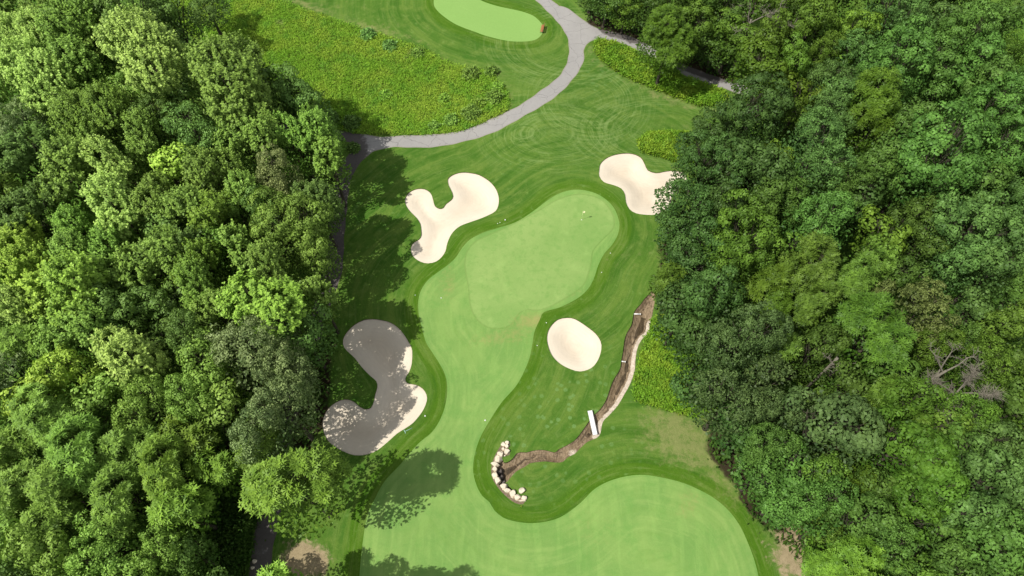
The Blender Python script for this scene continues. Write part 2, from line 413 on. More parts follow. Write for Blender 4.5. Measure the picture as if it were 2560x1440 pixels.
# ------------------------------------------------------------------ terrain: one constrained triangulation, split by region
x0, x1, y0, y1 = -95, 95, -6, 135
pts = []
gx = np.arange(x0, x1, 2.6)
for j, yy in enumerate(np.arange(y0, y1, 2.3)):
    for xx in gx + (1.3 if j % 2 else 0): pts.append((xx + rng.uniform(-.2, .2), yy + rng.uniform(-.2, .2)))
for j, yy in enumerate(np.arange(6, 112, 0.9)):
    for xx in np.arange(-38, 42, 1.05) + (0.5 if j % 2 else 0): pts.append((xx + rng.uniform(-.1, .1), yy + rng.uniform(-.1, .1)))
for L in BUNK + [STREAM]:                                                # finer under the bunkers and the stream
    lo, hi = L.min(0), L.max(0)
    q = np.array([(a + rng.uniform(-.05, .05), b + rng.uniform(-.05, .05)) for a in np.arange(lo[0], hi[0], 0.45) for b in np.arange(lo[1], hi[1], 0.45)])
    q = q[inside(q, L)]
    q = q[dist_poly(q, L) > 0.15]
    pts += [tuple(a) for a in q]
for a in np.linspace(-1500, 1500, 7):
    for b in np.linspace(-1400, 1600, 7):
        if not (x0 - 20 < a < x1 + 20 and y0 - 20 < b < y1 + 20): pts.append((a, b))
edges = []
for L in [FAIRWAY, GREEN, GREEN2, STREAM, FOOT] + BUNK + PATHS:
    o = len(pts); pts += [tuple(p) for p in L]; n = len(L)
    edges += [(o + i, o + (i + 1) % n) for i in range(n)]
res = delaunay_2d_cdt([Vector(p) for p in pts], edges, [], 0, 1e-4)
TV = np.array([(v[0], v[1]) for v in res[0]])
TF = np.array([f for f in res[2] if len(f) == 3], int)
cen = TV[TF].mean(1)
region = np.zeros(len(TF), int)       # 0 rough, 1 fairway, 2 green, 3 green2, 4 path, 5 stream, 6.. bunkers
for P in PATHS: region[inside(cen, P)] = 4
region[inside(cen, FAIRWAY)] = 1
region[inside(cen, GREEN)] = 2
region[inside(cen, GREEN2)] = 3
region[inside(cen, FOOT)] = 20
region[inside(cen, STREAM)] = 5
for i, P in enumerate(BUNK): region[inside(cen, P)] = 6 + i

def grp(xy, px, rad, stretch=(1, 1)):
    """soft spot centred on a photograph pixel, radius in metres"""
    c = ground(*px)
    return np.exp(-(((xy[:, 0] - c[0]) / (rad * stretch[0])) ** 2 + ((xy[:, 1] - c[1]) / (rad * stretch[1])) ** 2))

def sub(mask):
    f = TF[mask]; u, inv = np.unique(f, return_inverse=True)
    P = TV[u]; f = inv.reshape(f.shape)
    a, b, c = P[f[:, 0]], P[f[:, 1]], P[f[:, 2]]
    flip = ((b - a)[:, 0] * (c - a)[:, 1] - (b - a)[:, 1] * (c - a)[:, 0]) < 0
    f[flip] = f[flip][:, ::-1]
    return P, f

def zfar(P):
    w = 1 - sstep((np.hypot(P[:, 0], P[:, 1] - 55) - 130) / 60)
    return hgt(P[:, 0], P[:, 1]) * w

# ---- materials of the ground
def turf_material():
    m = NM('mown_rough_grass')
    big = m.noise(0.09, 4, 0.6); mid = m.noise(0.55, 5, 0.65); fine = m.noise(7.0, 4, 0.75); fib = m.noise(2.2, 5, 0.7)
    c = m.mix(m.ramp(big, 0.35, 0.65), (0.054, 0.134, 0.016), (0.086, 0.170, 0.024))
    c = m.mix(m.math('MULTIPLY', m.ramp(mid, 0.45, 0.7), 0.6), c, (0.135, 0.205, 0.040))
    c = m.mix(m.math('MULTIPLY', m.ramp(m.noise(0.23, 4, 0.6, dist=0.6), 0.52, 0.72), 0.35), c, (0.030, 0.115, 0.013))
    dg = m.attr('dg')
    # narrow ring of darker collar grass round the fairway and greens
    ring = m.ramp(dg, 1.3, 2.6, 1.0, 0.0)
    c = m.mix(m.math('MULTIPLY', ring, 0.75), c, (0.060, 0.140, 0.007))
    # mowing passes follow the outline of the fairway
    n1 = m.noise(1.0, 3, 0.6, vec=m.along(dg, 0.85, 0.09)); n2 = m.noise(1.0, 4, 0.7, vec=m.along(dg, 3.2, 0.22))
    fade = m.ramp(dg, 14.0, 34.0, 1.0, 0.55)
    c = m.mix(m.math('MULTIPLY', m.ramp(n1, 0.48, 0.66), m.math('MULTIPLY', fade, 0.62)), c, (0.128, 0.205, 0.036))
    c = m.mix(m.math('MULTIPLY', m.ramp(n1, 0.46, 0.32), m.math('MULTIPLY', fade, 0.60)), c, (0.038, 0.108, 0.010))
    c = m.mix(m.math('MULTIPLY', m.ramp(n2, 0.50, 0.68), m.math('MULTIPLY', fade, 0.42)), c, (0.150, 0.225, 0.055))
    # looping mower tracks
    for k in range(5):
        r_ = m.attr('arc%dr' % k)
        t1 = m.noise(1.0, 3, 0.65, vec=m.along(r_, 2.3, 0.16)); t2 = m.noise(1.0, 3, 0.6, vec=m.along(r_, 5.5, 0.25))
        ln = m.math('MAXIMUM', m.ramp(t1, 0.53, 0.66), m.math('MULTIPLY', m.ramp(t2, 0.52, 0.64), 0.8))
        c = m.mix(m.math('MULTIPLY', m.math('MULTIPLY', ln, m.attr('arc%dm' % k)), 0.58), c, (0.185, 0.270, 0.082))
        c = m.mix(m.math('MULTIPLY', m.math('MULTIPLY', m.ramp(t1, 0.46, 0.36), m.attr('arc%dm' % k)), 0.5), c, (0.040, 0.112, 0.012))
    # light clover spots
    sp = m.ramp(m.noise(1.1, 2, 0.5), 0.66, 0.72)
    c = m.mix(m.math('MULTIPLY', sp, 0.3), c, (0.13, 0.24, 0.06))
    sp2 = m.ramp(m.math('ADD', m.vor(0.85, out='Distance'), m.math('MULTIPLY', m.noise(3.0, 3), .25)), 0.42, 0.30)
    c = m.mix(m.math('MULTIPLY', m.math('MULTIPLY', sp2, m.attr('spots')), 0.55), c, (0.15, 0.27, 0.085))
    # dry patches
    dry = m.attr('dry')
    dn = m.math('ADD', dry, m.math('MULTIPLY_ADD', m.noise(0.7, 7, 0.78), 2.6, -1.38))
    c = m.mix(m.math('MULTIPLY', m.ramp(dn, 0.25, 0.95), 0.85), c, m.mix(m.noise(3.0, 5, .8), (0.135, 0.195, 0.048), (0.275, 0.255, 0.110)))
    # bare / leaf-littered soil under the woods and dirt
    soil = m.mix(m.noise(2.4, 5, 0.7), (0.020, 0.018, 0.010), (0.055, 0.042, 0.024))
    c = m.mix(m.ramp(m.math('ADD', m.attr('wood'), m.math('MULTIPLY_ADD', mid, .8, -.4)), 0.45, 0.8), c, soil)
    dirt = m.mix(m.noise(1.6, 5, 0.75), (0.17, 0.130, 0.070), (0.43, 0.355, 0.215))
    c = m.mix(m.ramp(m.math('ADD', m.attr('dirt'), m.math('MULTIPLY_ADD', m.noise(0.8, 7, .75), 2.0, -1.05)), 0.35, 0.75), c, dirt)
    c = m.mix(m.math('MULTIPLY', m.attr('meadow'), 0.8), c, (0.095, 0.135, 0.018))
    c = m.scale_col(c, fine, 0.70, 1.30)
    c = m.scale_col(c, fib, 0.86, 1.14)
    m.color(c); m.b.inputs['Roughness'].default_value = 0.95; m.b.inputs['Specular IOR Level'].default_value = 0.05
    m.bump(m.math('ADD', fine, m.math('MULTIPLY', fib, 0.8)), 0.55, 0.12)
    return m.m

def fairway_material(name, green):
    m = NM(name)
    big = m.noise(0.14, 4, 0.6, dist=0.4); mid = m.noise(0.9, 4, 0.6); fine = m.noise(9.0, 3, 0.7)
    if green == 2:
        c = m.mix(big, (0.200, 0.355, 0.090), (0.232, 0.385, 0.106))
    elif green:
        c = m.mix(m.ramp(big, 0.3, 0.7), (0.185, 0.310, 0.082), (0.235, 0.348, 0.104))
        spots = m.ramp(m.noise(1.15, 4, 0.65), 0.50, 0.66)
        c = m.mix(m.math('MULTIPLY', spots, 0.42), c, (0.135, 0.280, 0.062))
        c = m.mix(m.math('MULTIPLY', m.ramp(m.noise(0.45, 3), 0.55, 0.75), 0.35), c, (0.30, 0.43, 0.135))
        c = m.mix(m.ramp(m.attr('dge'), 0.10, 0.30, 0.38, 0.0), c, (0.11, 0.20, 0.04))
    else:
        c = m.mix(m.ramp(big, 0.32, 0.68), (0.146, 0.274, 0.066), (0.196, 0.318, 0.082))
        q1 = m.noise(1.0, 4, 0.65, vec=m.along(m.attr('dge'), 1.1, 0.12))
        c = m.mix(m.math('MULTIPLY', m.ramp(q1, 0.48, 0.66), 0.25), c, (0.290, 0.400, 0.120))
        c = m.mix(m.math('MULTIPLY', m.ramp(q1, 0.46, 0.34), 0.28), c, (0.135, 0.262, 0.052))
        st = m.noise(0.30, 3, 0.5, vec=m.stretch(3.2, 0.5, 1, 0.5), dist=0.8)
        c = m.mix(m.math('MULTIPLY', m.ramp(st, 0.45, 0.70), 0.28), c, (0.250, 0.400, 0.105))
        c = m.mix(m.math('MULTIPLY', m.ramp(m.noise(0.4, 6, 0.7), 0.47, 0.68), 0.55), c, (0.130, 0.275, 0.060))
        w = m.math('SINE', m.math('MULTIPLY_ADD', m.attr('dge'), 7.0, m.math('MULTIPLY', mid, 2.0)))
        c = m.mix(m.math('MULTIPLY', m.ramp(w, -0.2, 0.9), m.ramp(m.attr('dge'), 0.0, 4.0, 0.22, 0.0)), c, (0.115, 0.25, 0.05))
    dn = m.math('ADD', m.attr('dry'), m.math('MULTIPLY_ADD', m.noise(1.7, 6, 0.8), 1.2, -0.68))
    c = m.mix(m.math('MULTIPLY', m.ramp(dn, 0.2, 0.8), 0.7), c, (0.30, 0.275, 0.10))
    c = m.scale_col(c, fine, 0.86, 1.14)
    c = m.scale_col(c, m.noise(3.1, 4, 0.7), 0.91, 1.09)
    m.color(c); m.b.inputs['Roughness'].default_value = 0.9; m.b.inputs['Specular IOR Level'].default_value = 0.08
    m.bump(fine, 0.25, 0.05)
    return m.m

def sand_material():
    m = NM('bunker_sand')
    d = m.attr('d')
    n = m.noise(0.5, 4, 0.6); f = m.noise(8, 4, 0.7)
    c = m.mix(m.math('ADD', m.ramp(d, 0.5, 3.4, 0.0, 0.6), m.math('MULTIPLY_ADD', n, 0.7, -0.35), clamp=True), (0.665, 0.590, 0.475), (0.590, 0.500, 0.380))
    rake = m.math('SINE', m.math('MULTIPLY_ADD', d, 13.0, m.math('MULTIPLY', m.noise(0.3, 4), 22.0)))
    c = m.scale_col(c, m.math('MULTIPLY_ADD', rake, 0.5, 0.5), 0.99, 1.005)
    c = m.scale_col(c, m.noise(1.0, 4, 0.7, vec=m.along(d, 4.5, 0.5)), 0.90, 1.09)
    c = m.scale_col(c, f, 0.95, 1.05)
    c = m.scale_col(c, m.noise(1.6, 5, 0.7), 0.93, 1.06)
    m.color(c); m.b.inputs['Roughness'].default_value = 1.0; m.b.inputs['Specular IOR Level'].default_value = 0.03
    m.bump(m.math('ADD', m.math('MULTIPLY', rake, 0.2), f), 0.2, 0.04)
    return m.m

def asphalt_material():
    m = NM('worn_asphalt')
    n = m.noise(0.35, 4, 0.6); f = m.noise(18, 3, 0.7); s = m.noise(1.7, 5, 0.7)
    c = m.mix(n, (0.262, 0.255, 0.246), (0.335, 0.324, 0.308))
    c = m.mix(m.math('MULTIPLY', m.ramp(s, 0.5, 0.7), 0.3), c, (0.21, 0.195, 0.195))
    warp = m.n.new('ShaderNodeVectorMath'); warp.operation = 'ADD'
    nt = m.n.new('ShaderNodeTexNoise'); nt.inputs['Scale'].default_value = 0.8; nt.inputs['Detail'].default_value = 5
    m.lk(m.geo, nt.inputs['Vector']); m.lk(m.geo, warp.inputs[0]); m.lk(nt.outputs['Color'], warp.inputs[1])
    cr = m.ramp(m.vor(0.24, 'DISTANCE_TO_EDGE', warp.outputs[0]), 0.0, 0.010, 1.0, 0.0)
    c = m.mix(m.math('MULTIPLY', cr, 0.55), c, (0.085, 0.08, 0.08))
    e = m.ramp(m.attr('dp'), 0.0, 0.28, 1.0, 0.0)
    c = m.mix(m.math('MULTIPLY', e, 0.5), c, (0.24, 0.20, 0.14))
    shade_fac = m.ramp(m.math('ADD', m.attr('shade_stain'), m.math('MULTIPLY_ADD', m.noise(0.9, 6, .75), .9, -.45)), .35, .62)  # deep tree shade painted onto the asphalt, broken up with dark stains
    c = m.mix(m.math('MULTIPLY', shade_fac, .85), c, m.mix(m.noise(9, 4, .8), (0.045, 0.040, 0.040), (0.095, 0.080, 0.070)))
    c = m.scale_col(c, f, 0.88, 1.12)
    m.color(c); m.b.inputs['Roughness'].default_value = 0.92
    m.bump(f, 0.2, 0.02)
    return m.m

def bed_material():
    m = NM('stream_bed_mud')
    v = m.stretch(1.6, 0.45, 1, R(-8))
    n = m.noise(1.6, 6, 0.75, vec=v, dist=1.2); f = m.noise(7, 5, 0.8)
    c = m.mix(m.ramp(n, 0.35, 0.65), (0.140, 0.098, 0.055), (0.310, 0.235, 0.150))
    c = m.mix(m.ramp(f, 0.55, 0.72), c, (0.33, 0.25, 0.16))
    c = m.mix(m.math('MULTIPLY', m.ramp(m.noise(2.2, 5, .8), 0.54, 0.66), 0.8), c, (0.045, 0.032, 0.020))
    sk = m.noise(1.0, 5, 0.75, vec=m.along(m.attr('d'), 5.0, 0.35))
    c = m.mix(m.math('MULTIPLY', m.ramp(sk, 0.52, 0.64), 0.75), c, (0.055, 0.040, 0.026))
    c = m.mix(m.math('MULTIPLY', m.ramp(sk, 0.45, 0.34), 0.6), c, (0.36, 0.275, 0.17))
    g = m.ramp(m.math('ADD', m.attr('gravel'), m.math('MULTIPLY_ADD', f, 0.9, -0.45)), 0.45, 0.6)
    c = m.mix(g, c, m.mix(m.vor(5.0, out='Color'), (0.42, 0.35, 0.27), (0.66, 0.57, 0.47)))
    m.color(c); m.b.inputs['Roughness'].default_value = 0.6
    m.bump(m.math('ADD', f, n), 0.7, 0.12)
    return m.m

MT = dict(turf=turf_material(), fair=fairway_material('fairway_turf', 0), green=fairway_material('putting_green_turf', 1),
          green2=fairway_material('far_green_turf', 2), sand=sand_material(), path=asphalt_material(), bed=bed_material(),
          soil=plain('bank_soil', (0.075, 0.050, 0.028), 0.95, 0.4, 3))

# ---- rough
P, F = sub(region == 0)
near = (np.abs(P[:, 0]) < 110) & (P[:, 1] > -20) & (P[:, 1] < 150)
def nd(fn):
    out = np.full(len(P), 99.0); out[near] = fn(P[near]); return out
dg = nd(lambda q: np.minimum(dist_poly(q, FAIRWAY[::3]), dist_poly(q, GREEN2[::3])))
dry = (0.75 * grp(P, (1990, 1385), 3.6) + 0.75 * grp(P, (1770, 1110), 4.6, (1.5, 1)) + 0.6 * grp(P, (1660, 1060), 4) + 0.45 * grp(P, (1655, 640), 2.0, (.6, 2)) + 0.35 * grp(P, (1870, 1250), 3.0)
       + 0.5 * grp(P, (1265, 262), 1.6, (0.5, 1.4)) + 0.42 * grp(P, (1700, 240), 3.2, (2.2, .8)) + 0.4 * grp(P, (780, 15), 5, (2.5, 0.5)) + 0.4 * grp(P, (950, 70), 5, (2.0, 0.5)) + 0.30 * grp(P, (1500, 640), 3)
       + 0.25 * grp(P, (1480, 780), 4) + 0.2 * grp(P, (1600, 620), 5) + 0.35 * grp(P, (1720, 330), 3) + 0.30 * grp(P, (820, 1380), 3) + .35 * grp(P, (1830, 1180), 3.5) + .25 * grp(P, (1440, 170), 5))
ARCS = [((1385, 335), 4.6, 3.6, 1.45), ((1470, 250), 7.0, 4.5, 1.0), ((1310, 332), 1.2, 1.6, 1.3), ((1425, 110), 8.5, 3.5, 1.3), ((1655, 330), 6.5, 3.5, 1.6)]
arcs = {}
for k, (px, r0, wd, el) in enumerate(ARCS):
    c0 = ground(*px)
    ar = np.hypot((P[:, 0] - c0[0]) / el, P[:, 1] - c0[1])
    arcs['arc%dr' % k] = ('POINT', ar); arcs['arc%dm' % k] = ('POINT', np.exp(-((ar - r0) / wd) ** 2))
dmw = nd(lambda q: np.minimum(dist_poly(q, MEADOW), dist_poly(q, WEEDS[0])))
dry = dry + 0.42 * np.exp(-((dmw - 0.9) / 0.9) ** 2) * (P[:, 1] > 60)
spots = 0.9 * grp(P, (1440, 980), 5, (1.4, 1.4)) + 0.9 * grp(P, (1360, 1120), 5, (2, 1)) + 0.5 * grp(P, (1500, 200), 6) + 0.4 * grp(P, (920, 500), 7)
dirt = 0.95 * grp(P, (1980, 1385), 3.0, (1, 1.4)) + 1.1 * grp(P, (750, 1400), 2.6) + 0.9 * grp(P, (1118, 338), 1.2, (2.2, .4)) + 0.8 * grp(P, (1185, 318), 1.3, (1.6, .5)) + 0.8 * grp(P, (1275, 245), 0.8, (.6, 1.2)) + 0.5 * grp(P, (800, 1405), 1.6)
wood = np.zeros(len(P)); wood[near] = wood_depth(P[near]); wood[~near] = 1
mead = np.zeros(len(P)); q = P[near]; mm = inside(q, MEADOW)
for W in WEEDS: mm |= inside(q, W)
mead[near] = mm
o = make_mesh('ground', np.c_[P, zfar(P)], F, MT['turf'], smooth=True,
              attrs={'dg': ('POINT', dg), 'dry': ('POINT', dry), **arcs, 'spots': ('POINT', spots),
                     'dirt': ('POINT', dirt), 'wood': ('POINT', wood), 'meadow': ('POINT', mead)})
tag(o, 'mown rough grass of the golf course with mowing arcs and dry patches', kind='structure')

# ---- fairway, greens, path
def dryf(P):
    return (0.14 + 0.7 * grp(P, (1345, 800), 1.6, (2.0, .7)) + 0.35 * grp(P, (1215, 850), 1.6, (2.2, .8)) + 0.35 * grp(P, (1290, 835), 1.8, (1.6, .8)) + 0.3 * grp(P, (1125, 705), 1.6, (.7, 2.2))
            + 0.32 * grp(P, (1730, 1240), 1.8) + 0.3 * grp(P, (1715, 1280), 1.2) + 0.25 * grp(P, (1450, 735), 2, (1.6, .6)) + 0.2 * grp(P, (1480, 1320), 4) + .15 * grp(P, (1090, 720), 3, (1, 2)))
for idx, nm, mt, loop, lab in ((1, 'fairway', 'fair', FAIRWAY, 'pale green fairway flowing from the lower edge up around the putting green'),
                               (2, 'putting_green', 'green', GREEN, 'mottled putting green with the flagstick'),
                               (3, 'putting_green', 'green2', GREEN2, 'smooth light green at the top edge beyond the meadow')):
    P, F = sub(region == idx)
    o = make_mesh(nm, np.c_[P, zfar(P)], F, MT[mt], smooth=True, attrs={'dge': ('POINT', dist_poly(P, loop[::2])), 'dry': ('POINT', dryf(P))})
    tag(o, lab, kind='structure')
P, F = sub(region == 4)
dp = np.max([np.where(inside(P, L), dist_poly(P, L), 0) for L in PATHS], 0)
o = make_mesh('cart_path', np.c_[P, zfar(P)], F, MT['path'], smooth=True, attrs={'dp': ('POINT', dp), 'shade_stain': ('POINT', np.where(P[:, 1] < 78, wood_mask(P, 2.2), 0.9 * wood_depth(P)))})
tag(o, 'grey cracked asphalt cart path curving round the green, with a side branch', kind='structure')

# ---- bunkers: bowl below a turf lip
def lip(name, L, depth, mat):
    n = len(L); z = hgt(L[:, 0], L[:, 1])
    c = L.mean(0)
    V = np.concatenate([np.c_[L, z], np.c_[L, z - depth]])
    F = np.array([(i, (i + 1) % n, n + (i + 1) % n, n + i) for i in range(n)])
    return make_mesh(name, V, F, mat, smooth=True)
BL = ['Y shaped sand bunker of three lobes on the left of the green', 'large S shaped sand bunker half in tree shade', 'small oval sand bunker beside the stream', 'sand bunker at the top right, partly under the dark trees']
for i, L in enumerate(BUNK):
    P, F = sub(region == 6 + i)
    d = dist_poly(P, L)
    z = hgt(P[:, 0], P[:, 1]) - 0.13 - 0.62 * sstep(d / 3.2) + 0.02 * np.sin(P[:, 0] * 2.1) * np.cos(P[:, 1] * 1.7)
    o = make_mesh('sand_bunker', np.c_[P, z], F, MT['sand'], smooth=True, attrs={'d': ('POINT', d)})
    tag(o, BL[i], kind='structure')
    e = lip('bunker_edge', L, 0.16, MT['soil']); tag(e, kind='structure')

# ---- stream bed and water
P, F = sub(region == 5)
d = dist_poly(P, STREAM)
pit = grp(P, (1250, 1190), 1.5, (1, 1.9)) + grp(P, (1283, 1230), 0.8)
z = hgt(P[:, 0], P[:, 1]) - 0.18 - 0.50 * sstep(d / 0.8) - 0.45 * np.clip(pit, 0, 1) + 0.05 * np.sin(P[:, 0] * 5) * np.sin(P[:, 1] * 4 + 1)
right = np.array([(ZS[0] + x / ZS[2], ZS[1] + y / ZS[2]) for x, y in [(270,1400),(330,1270),(390,1205),(470,1115),(530,1015),(590,905),(632,780),(642,660),(662,560),(705,480),(775,415),(785,330)]])
rl = ground(right[:, 0], right[:, 1])
gd = dist_poly(P, rl, closed=False)
gravel = 1 - sstep((gd - 0.15) / 0.75)
gravel = np.maximum(gravel, .65 * grp(P, (1432, 1132), 1.0))
z += 0.34 * gravel * sstep(d / 0.5)
o = make_mesh('stream_bed', np.c_[P, z], F, MT['bed'], smooth=True, attrs={'gravel': ('POINT', gravel), 'd': ('POINT', d)})
tag(o, 'muddy brown stream bed with a pale pebble bank', kind='structure')
tag(lip('stream_bank', STREAM, 0.30, MT['soil']), kind='structure')
P, F = sub(region == 20)
o = make_mesh('boulder_footing', np.c_[P, hgt(P[:, 0], P[:, 1])], F, plain('footing_gravel', (.17, .13, .09), .95, .75, 4), smooth=True)
tag(o, 'dark gravelly soil bedding the crescent of boulders', kind='structure')
wm = NM('stream_water')
wm.color((0.035, 0.024, 0.012)); wm.b.inputs['Roughness'].default_value = 0.12; wm.b.inputs['Alpha'].default_value = 0.5
wm.b.inputs['Specular IOR Level'].default_value = 0.5
wm.bump(wm.noise(5, 3), 0.15, 0.03)
def water_strip(px, w, z):
    L = strip(px, w, 0.4); n = len(L) // 2
    zz = hgt(L[:, 0], L[:, 1]) + z
    V = np.c_[L, zz]; F = np.array([(i, i + 1, 2 * n - 2 - i, 2 * n - 1 - i) for i in range(n - 1)])[:, ::-1]
    return make_mesh('stream_water', V, F, wm.m)
tag(water_strip([(1612,790),(1602,820),(1588,860),(1574,900),(1562,945),(1545,985),(1530,1015),(1505,1050),(1480,1078),(1450,1104),(1420,1128),(1395,1136),(1350,1138),(1320,1146),(1300,1158),(1280,1170),(1262,1178)], 0.75, -0.60),
    'thin brown water running along the stream', kind='structure')
tag(water_strip([(1255,1150),(1247,1170),(1246,1190),(1252,1210),(1262,1222)], 1.15, -0.95), 'dark pool behind the boulders', kind='structure')

# ------------------------------------------------------------------ foliage
def unit(v): return v / (np.linalg.norm(v, axis=-1, keepdims=True) + 1e-9)

def cards(P, T, N, L, W, bend=0.15):
    """leaf cards: base P, direction T, face normal N -> verts (n*4,3)"""
    T = unit(T); B = unit(np.cross(N, T)); N = np.cross(T, B)
    L = L[:, None]; W = W[:, None]
    a = P
    b = P + T * L * 0.45 + B * W * 0.5
    c = P + T * L - N * L * bend
    d = P + T * L * 0.45 - B * W * 0.5
    return np.stack([a, b, c, d], 1).reshape(-1, 3)

def quadmesh(V): return np.arange(len(V)).reshape(-1, 4)

def sphere_pts(n, g): return unit(g.normal(size=(n, 3)))

def crown_geometry(form, Rr, H, seed):
    g = np.random.default_rng(seed)
    zc, sz = 0.62 * H, 0.38 * H
    # a few main masses carried by the limbs
    nl = {'b': 9, 'c': 10, 'f': 9, 'g': 7}[form]
    nl = int(nl * (0.75 + 0.07 * Rr))
    lob = []
    for i in range(nl):
        a = 2 * math.pi * (i / nl + g.uniform(-.06, .06)) * 1.0 + i * 2.4
        rr = Rr * (0.66 * math.sqrt((i + 0.3) / nl)) * g.uniform(.85, 1.1)
        zz = zc + sz * (0.50 - 0.62 * (rr / Rr) ** 1.6) + g.uniform(-.08, .08) * H
        lob.append((rr * math.cos(a), rr * math.sin(a), zz, Rr * g.uniform(.30, .44)))
    lob = np.array(lob)
    k = Rr ** 2
    V = []; var = []
    def add(P, T, N, L, W, v, bend=.15):
        V.append(cards(P, T, N, L, W, bend)); var.append(v)
    def surf(n, up=0.15, lo=-0.35, sq=1.0):
        w = lob[:, 3] ** 2; i = g.choice(nl, n, p=w / w.sum())
        D = sphere_pts(n * 3, g); D = D[D[:, 2] > lo][:n]
        while len(D) < n: D = np.concatenate([D, D])[:n]
        P = lob[i, :3] + D * (lob[i, 3:4] * np.array([1, 1, 0.85 * sq])) * g.uniform(.82, 1.08, (n, 1))
        # drop points buried in another mass
        dd = np.linalg.norm((P[:, None] - lob[None, :, :3]), axis=2) < 0.80 * lob[None, :, 3]
        keep = dd.sum(1) == 0
        return P[keep], D[keep]
    if form == 'b':        # bristling upright sprays
        P, D = surf(int(40 * k)); n = len(P)
        out = unit(P - np.array([0, 0, zc - 0.55 * H]))
        ax = unit(D * 0.5 + out * 1.0 + np.array([0, 0, .45]) + g.normal(size=(n, 3)) * .16)
        Ls = g.uniform(.8, 1.55, n) * (0.8 + .04 * Rr)
        m = 17
        s = np.tile(np.linspace(0.02, 1, m), n); ii = np.repeat(np.arange(n), m)
        base = P[ii] + ax[ii] * (Ls[ii] * s)[:, None]
        ph = g.uniform(0, 6.28, n * m)
        e1 = unit(np.cross(ax, [0.3, 0.8, 0.1])); e2 = np.cross(ax, e1)
        rad = e1[ii] * np.cos(ph)[:, None] + e2[ii] * np.sin(ph)[:, None]
        T = rad * (1.05 - .5 * s)[:, None] + ax[ii] * .55 + np.array([0, 0, -.18])
        N = unit(ax[ii] + g.normal(size=(n * m, 3)) * .35)
        sz_ = g.uniform(.27, .43, n * m) * (1.1 - .35 * s)
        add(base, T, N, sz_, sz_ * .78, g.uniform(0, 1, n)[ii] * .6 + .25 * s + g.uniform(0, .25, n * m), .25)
    elif form in 'cg':     # rounded cushions
        nb, br, per, ls = (5.4, (.62, 1.15), 66, .33) if form == 'c' else (10.5, (.38, .75), 40, .26)
        P, D = surf(int(nb * k)); n = len(P)
        r = g.uniform(*br, n)
        pp = (per * (r / np.mean(br)) ** 2).astype(int); ii = np.repeat(np.arange(n), pp); m = len(ii)
        d2 = unit(sphere_pts(m, g) + D[ii] * .55 + np.array([0, 0, .5]))
        jit = g.uniform(.82, 1.08, (m, 1))
        base = P[ii] + d2 * r[ii][:, None] * jit * np.array([1, 1, .72])
        T = unit(np.cross(d2, g.normal(size=(m, 3)))) + d2 * .25 + np.array([0, 0, -.15])
        N = unit(d2 + g.normal(size=(m, 3)) * (.38 if form == 'c' else .6))
        L = g.uniform(.75, 1.3, m) * ls
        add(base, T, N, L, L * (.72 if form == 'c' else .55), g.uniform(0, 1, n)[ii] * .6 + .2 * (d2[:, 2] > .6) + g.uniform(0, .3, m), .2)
    else:                  # feathery star-shaped sprays of compound leaves
        P, D = surf(int(12.5 * k)); n = len(P); m = 13
        up = unit(D * .55 + np.array([0, 0, .9]) + g.normal(size=(n, 3)) * .22)
        e1 = unit(np.cross(up, [0.3, 0.8, 0.1])); e2 = np.cross(up, e1)
        ii = np.repeat(np.arange(n), m)
        ph = np.tile(np.arange(m) * 2.39996, n) + g.uniform(0, 6.28, n)[ii]
        lift = np.tile(np.linspace(-.35, 1.1, m), n)
        T = e1[ii] * np.cos(ph)[:, None] + e2[ii] * np.sin(ph)[:, None] + up[ii] * lift[:, None]
        L = g.uniform(.70, 1.05, n * m)
        base = P[ii] + up[ii] * (lift * .12)[:, None]
        N = unit(up[ii] + g.normal(size=(n * m, 3)) * .2)
        v = g.uniform(0, 1, n)[ii] * .6 + .25 * (lift > .4) + g.uniform(0, .2, n * m)
        # each compound leaf: narrow blade plus two side leaflet pairs
        add(base, T, N, L, L * .20, v, .3)
        Tn = unit(T); Bn = unit(np.cross(N, Tn))
        for t, sgn in ((.3, 1), (.3, -1), (.6, 1), (.6, -1)):
            add(base + Tn * (L * t)[:, None], Tn * .75 + Bn * sgn, N, L * .34, L * .15, v, .1)
    # sparse inner and lower leaves
    n = int(85 * k)
    a = g.uniform(0, 6.283, n); rr = Rr * .92 * np.sqrt(g.uniform(0, 1, n))
    P = np.c_[rr * np.cos(a), rr * np.sin(a), zc - sz * g.uniform(-.2, .85, n) * np.sqrt(np.clip(1.05 - (rr / Rr) ** 2, 0, 1))]
    L = g.uniform(.3, .5, n)
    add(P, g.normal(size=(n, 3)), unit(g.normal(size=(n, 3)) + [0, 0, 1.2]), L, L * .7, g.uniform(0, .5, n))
    return np.concatenate(V), np.concatenate(var), lob

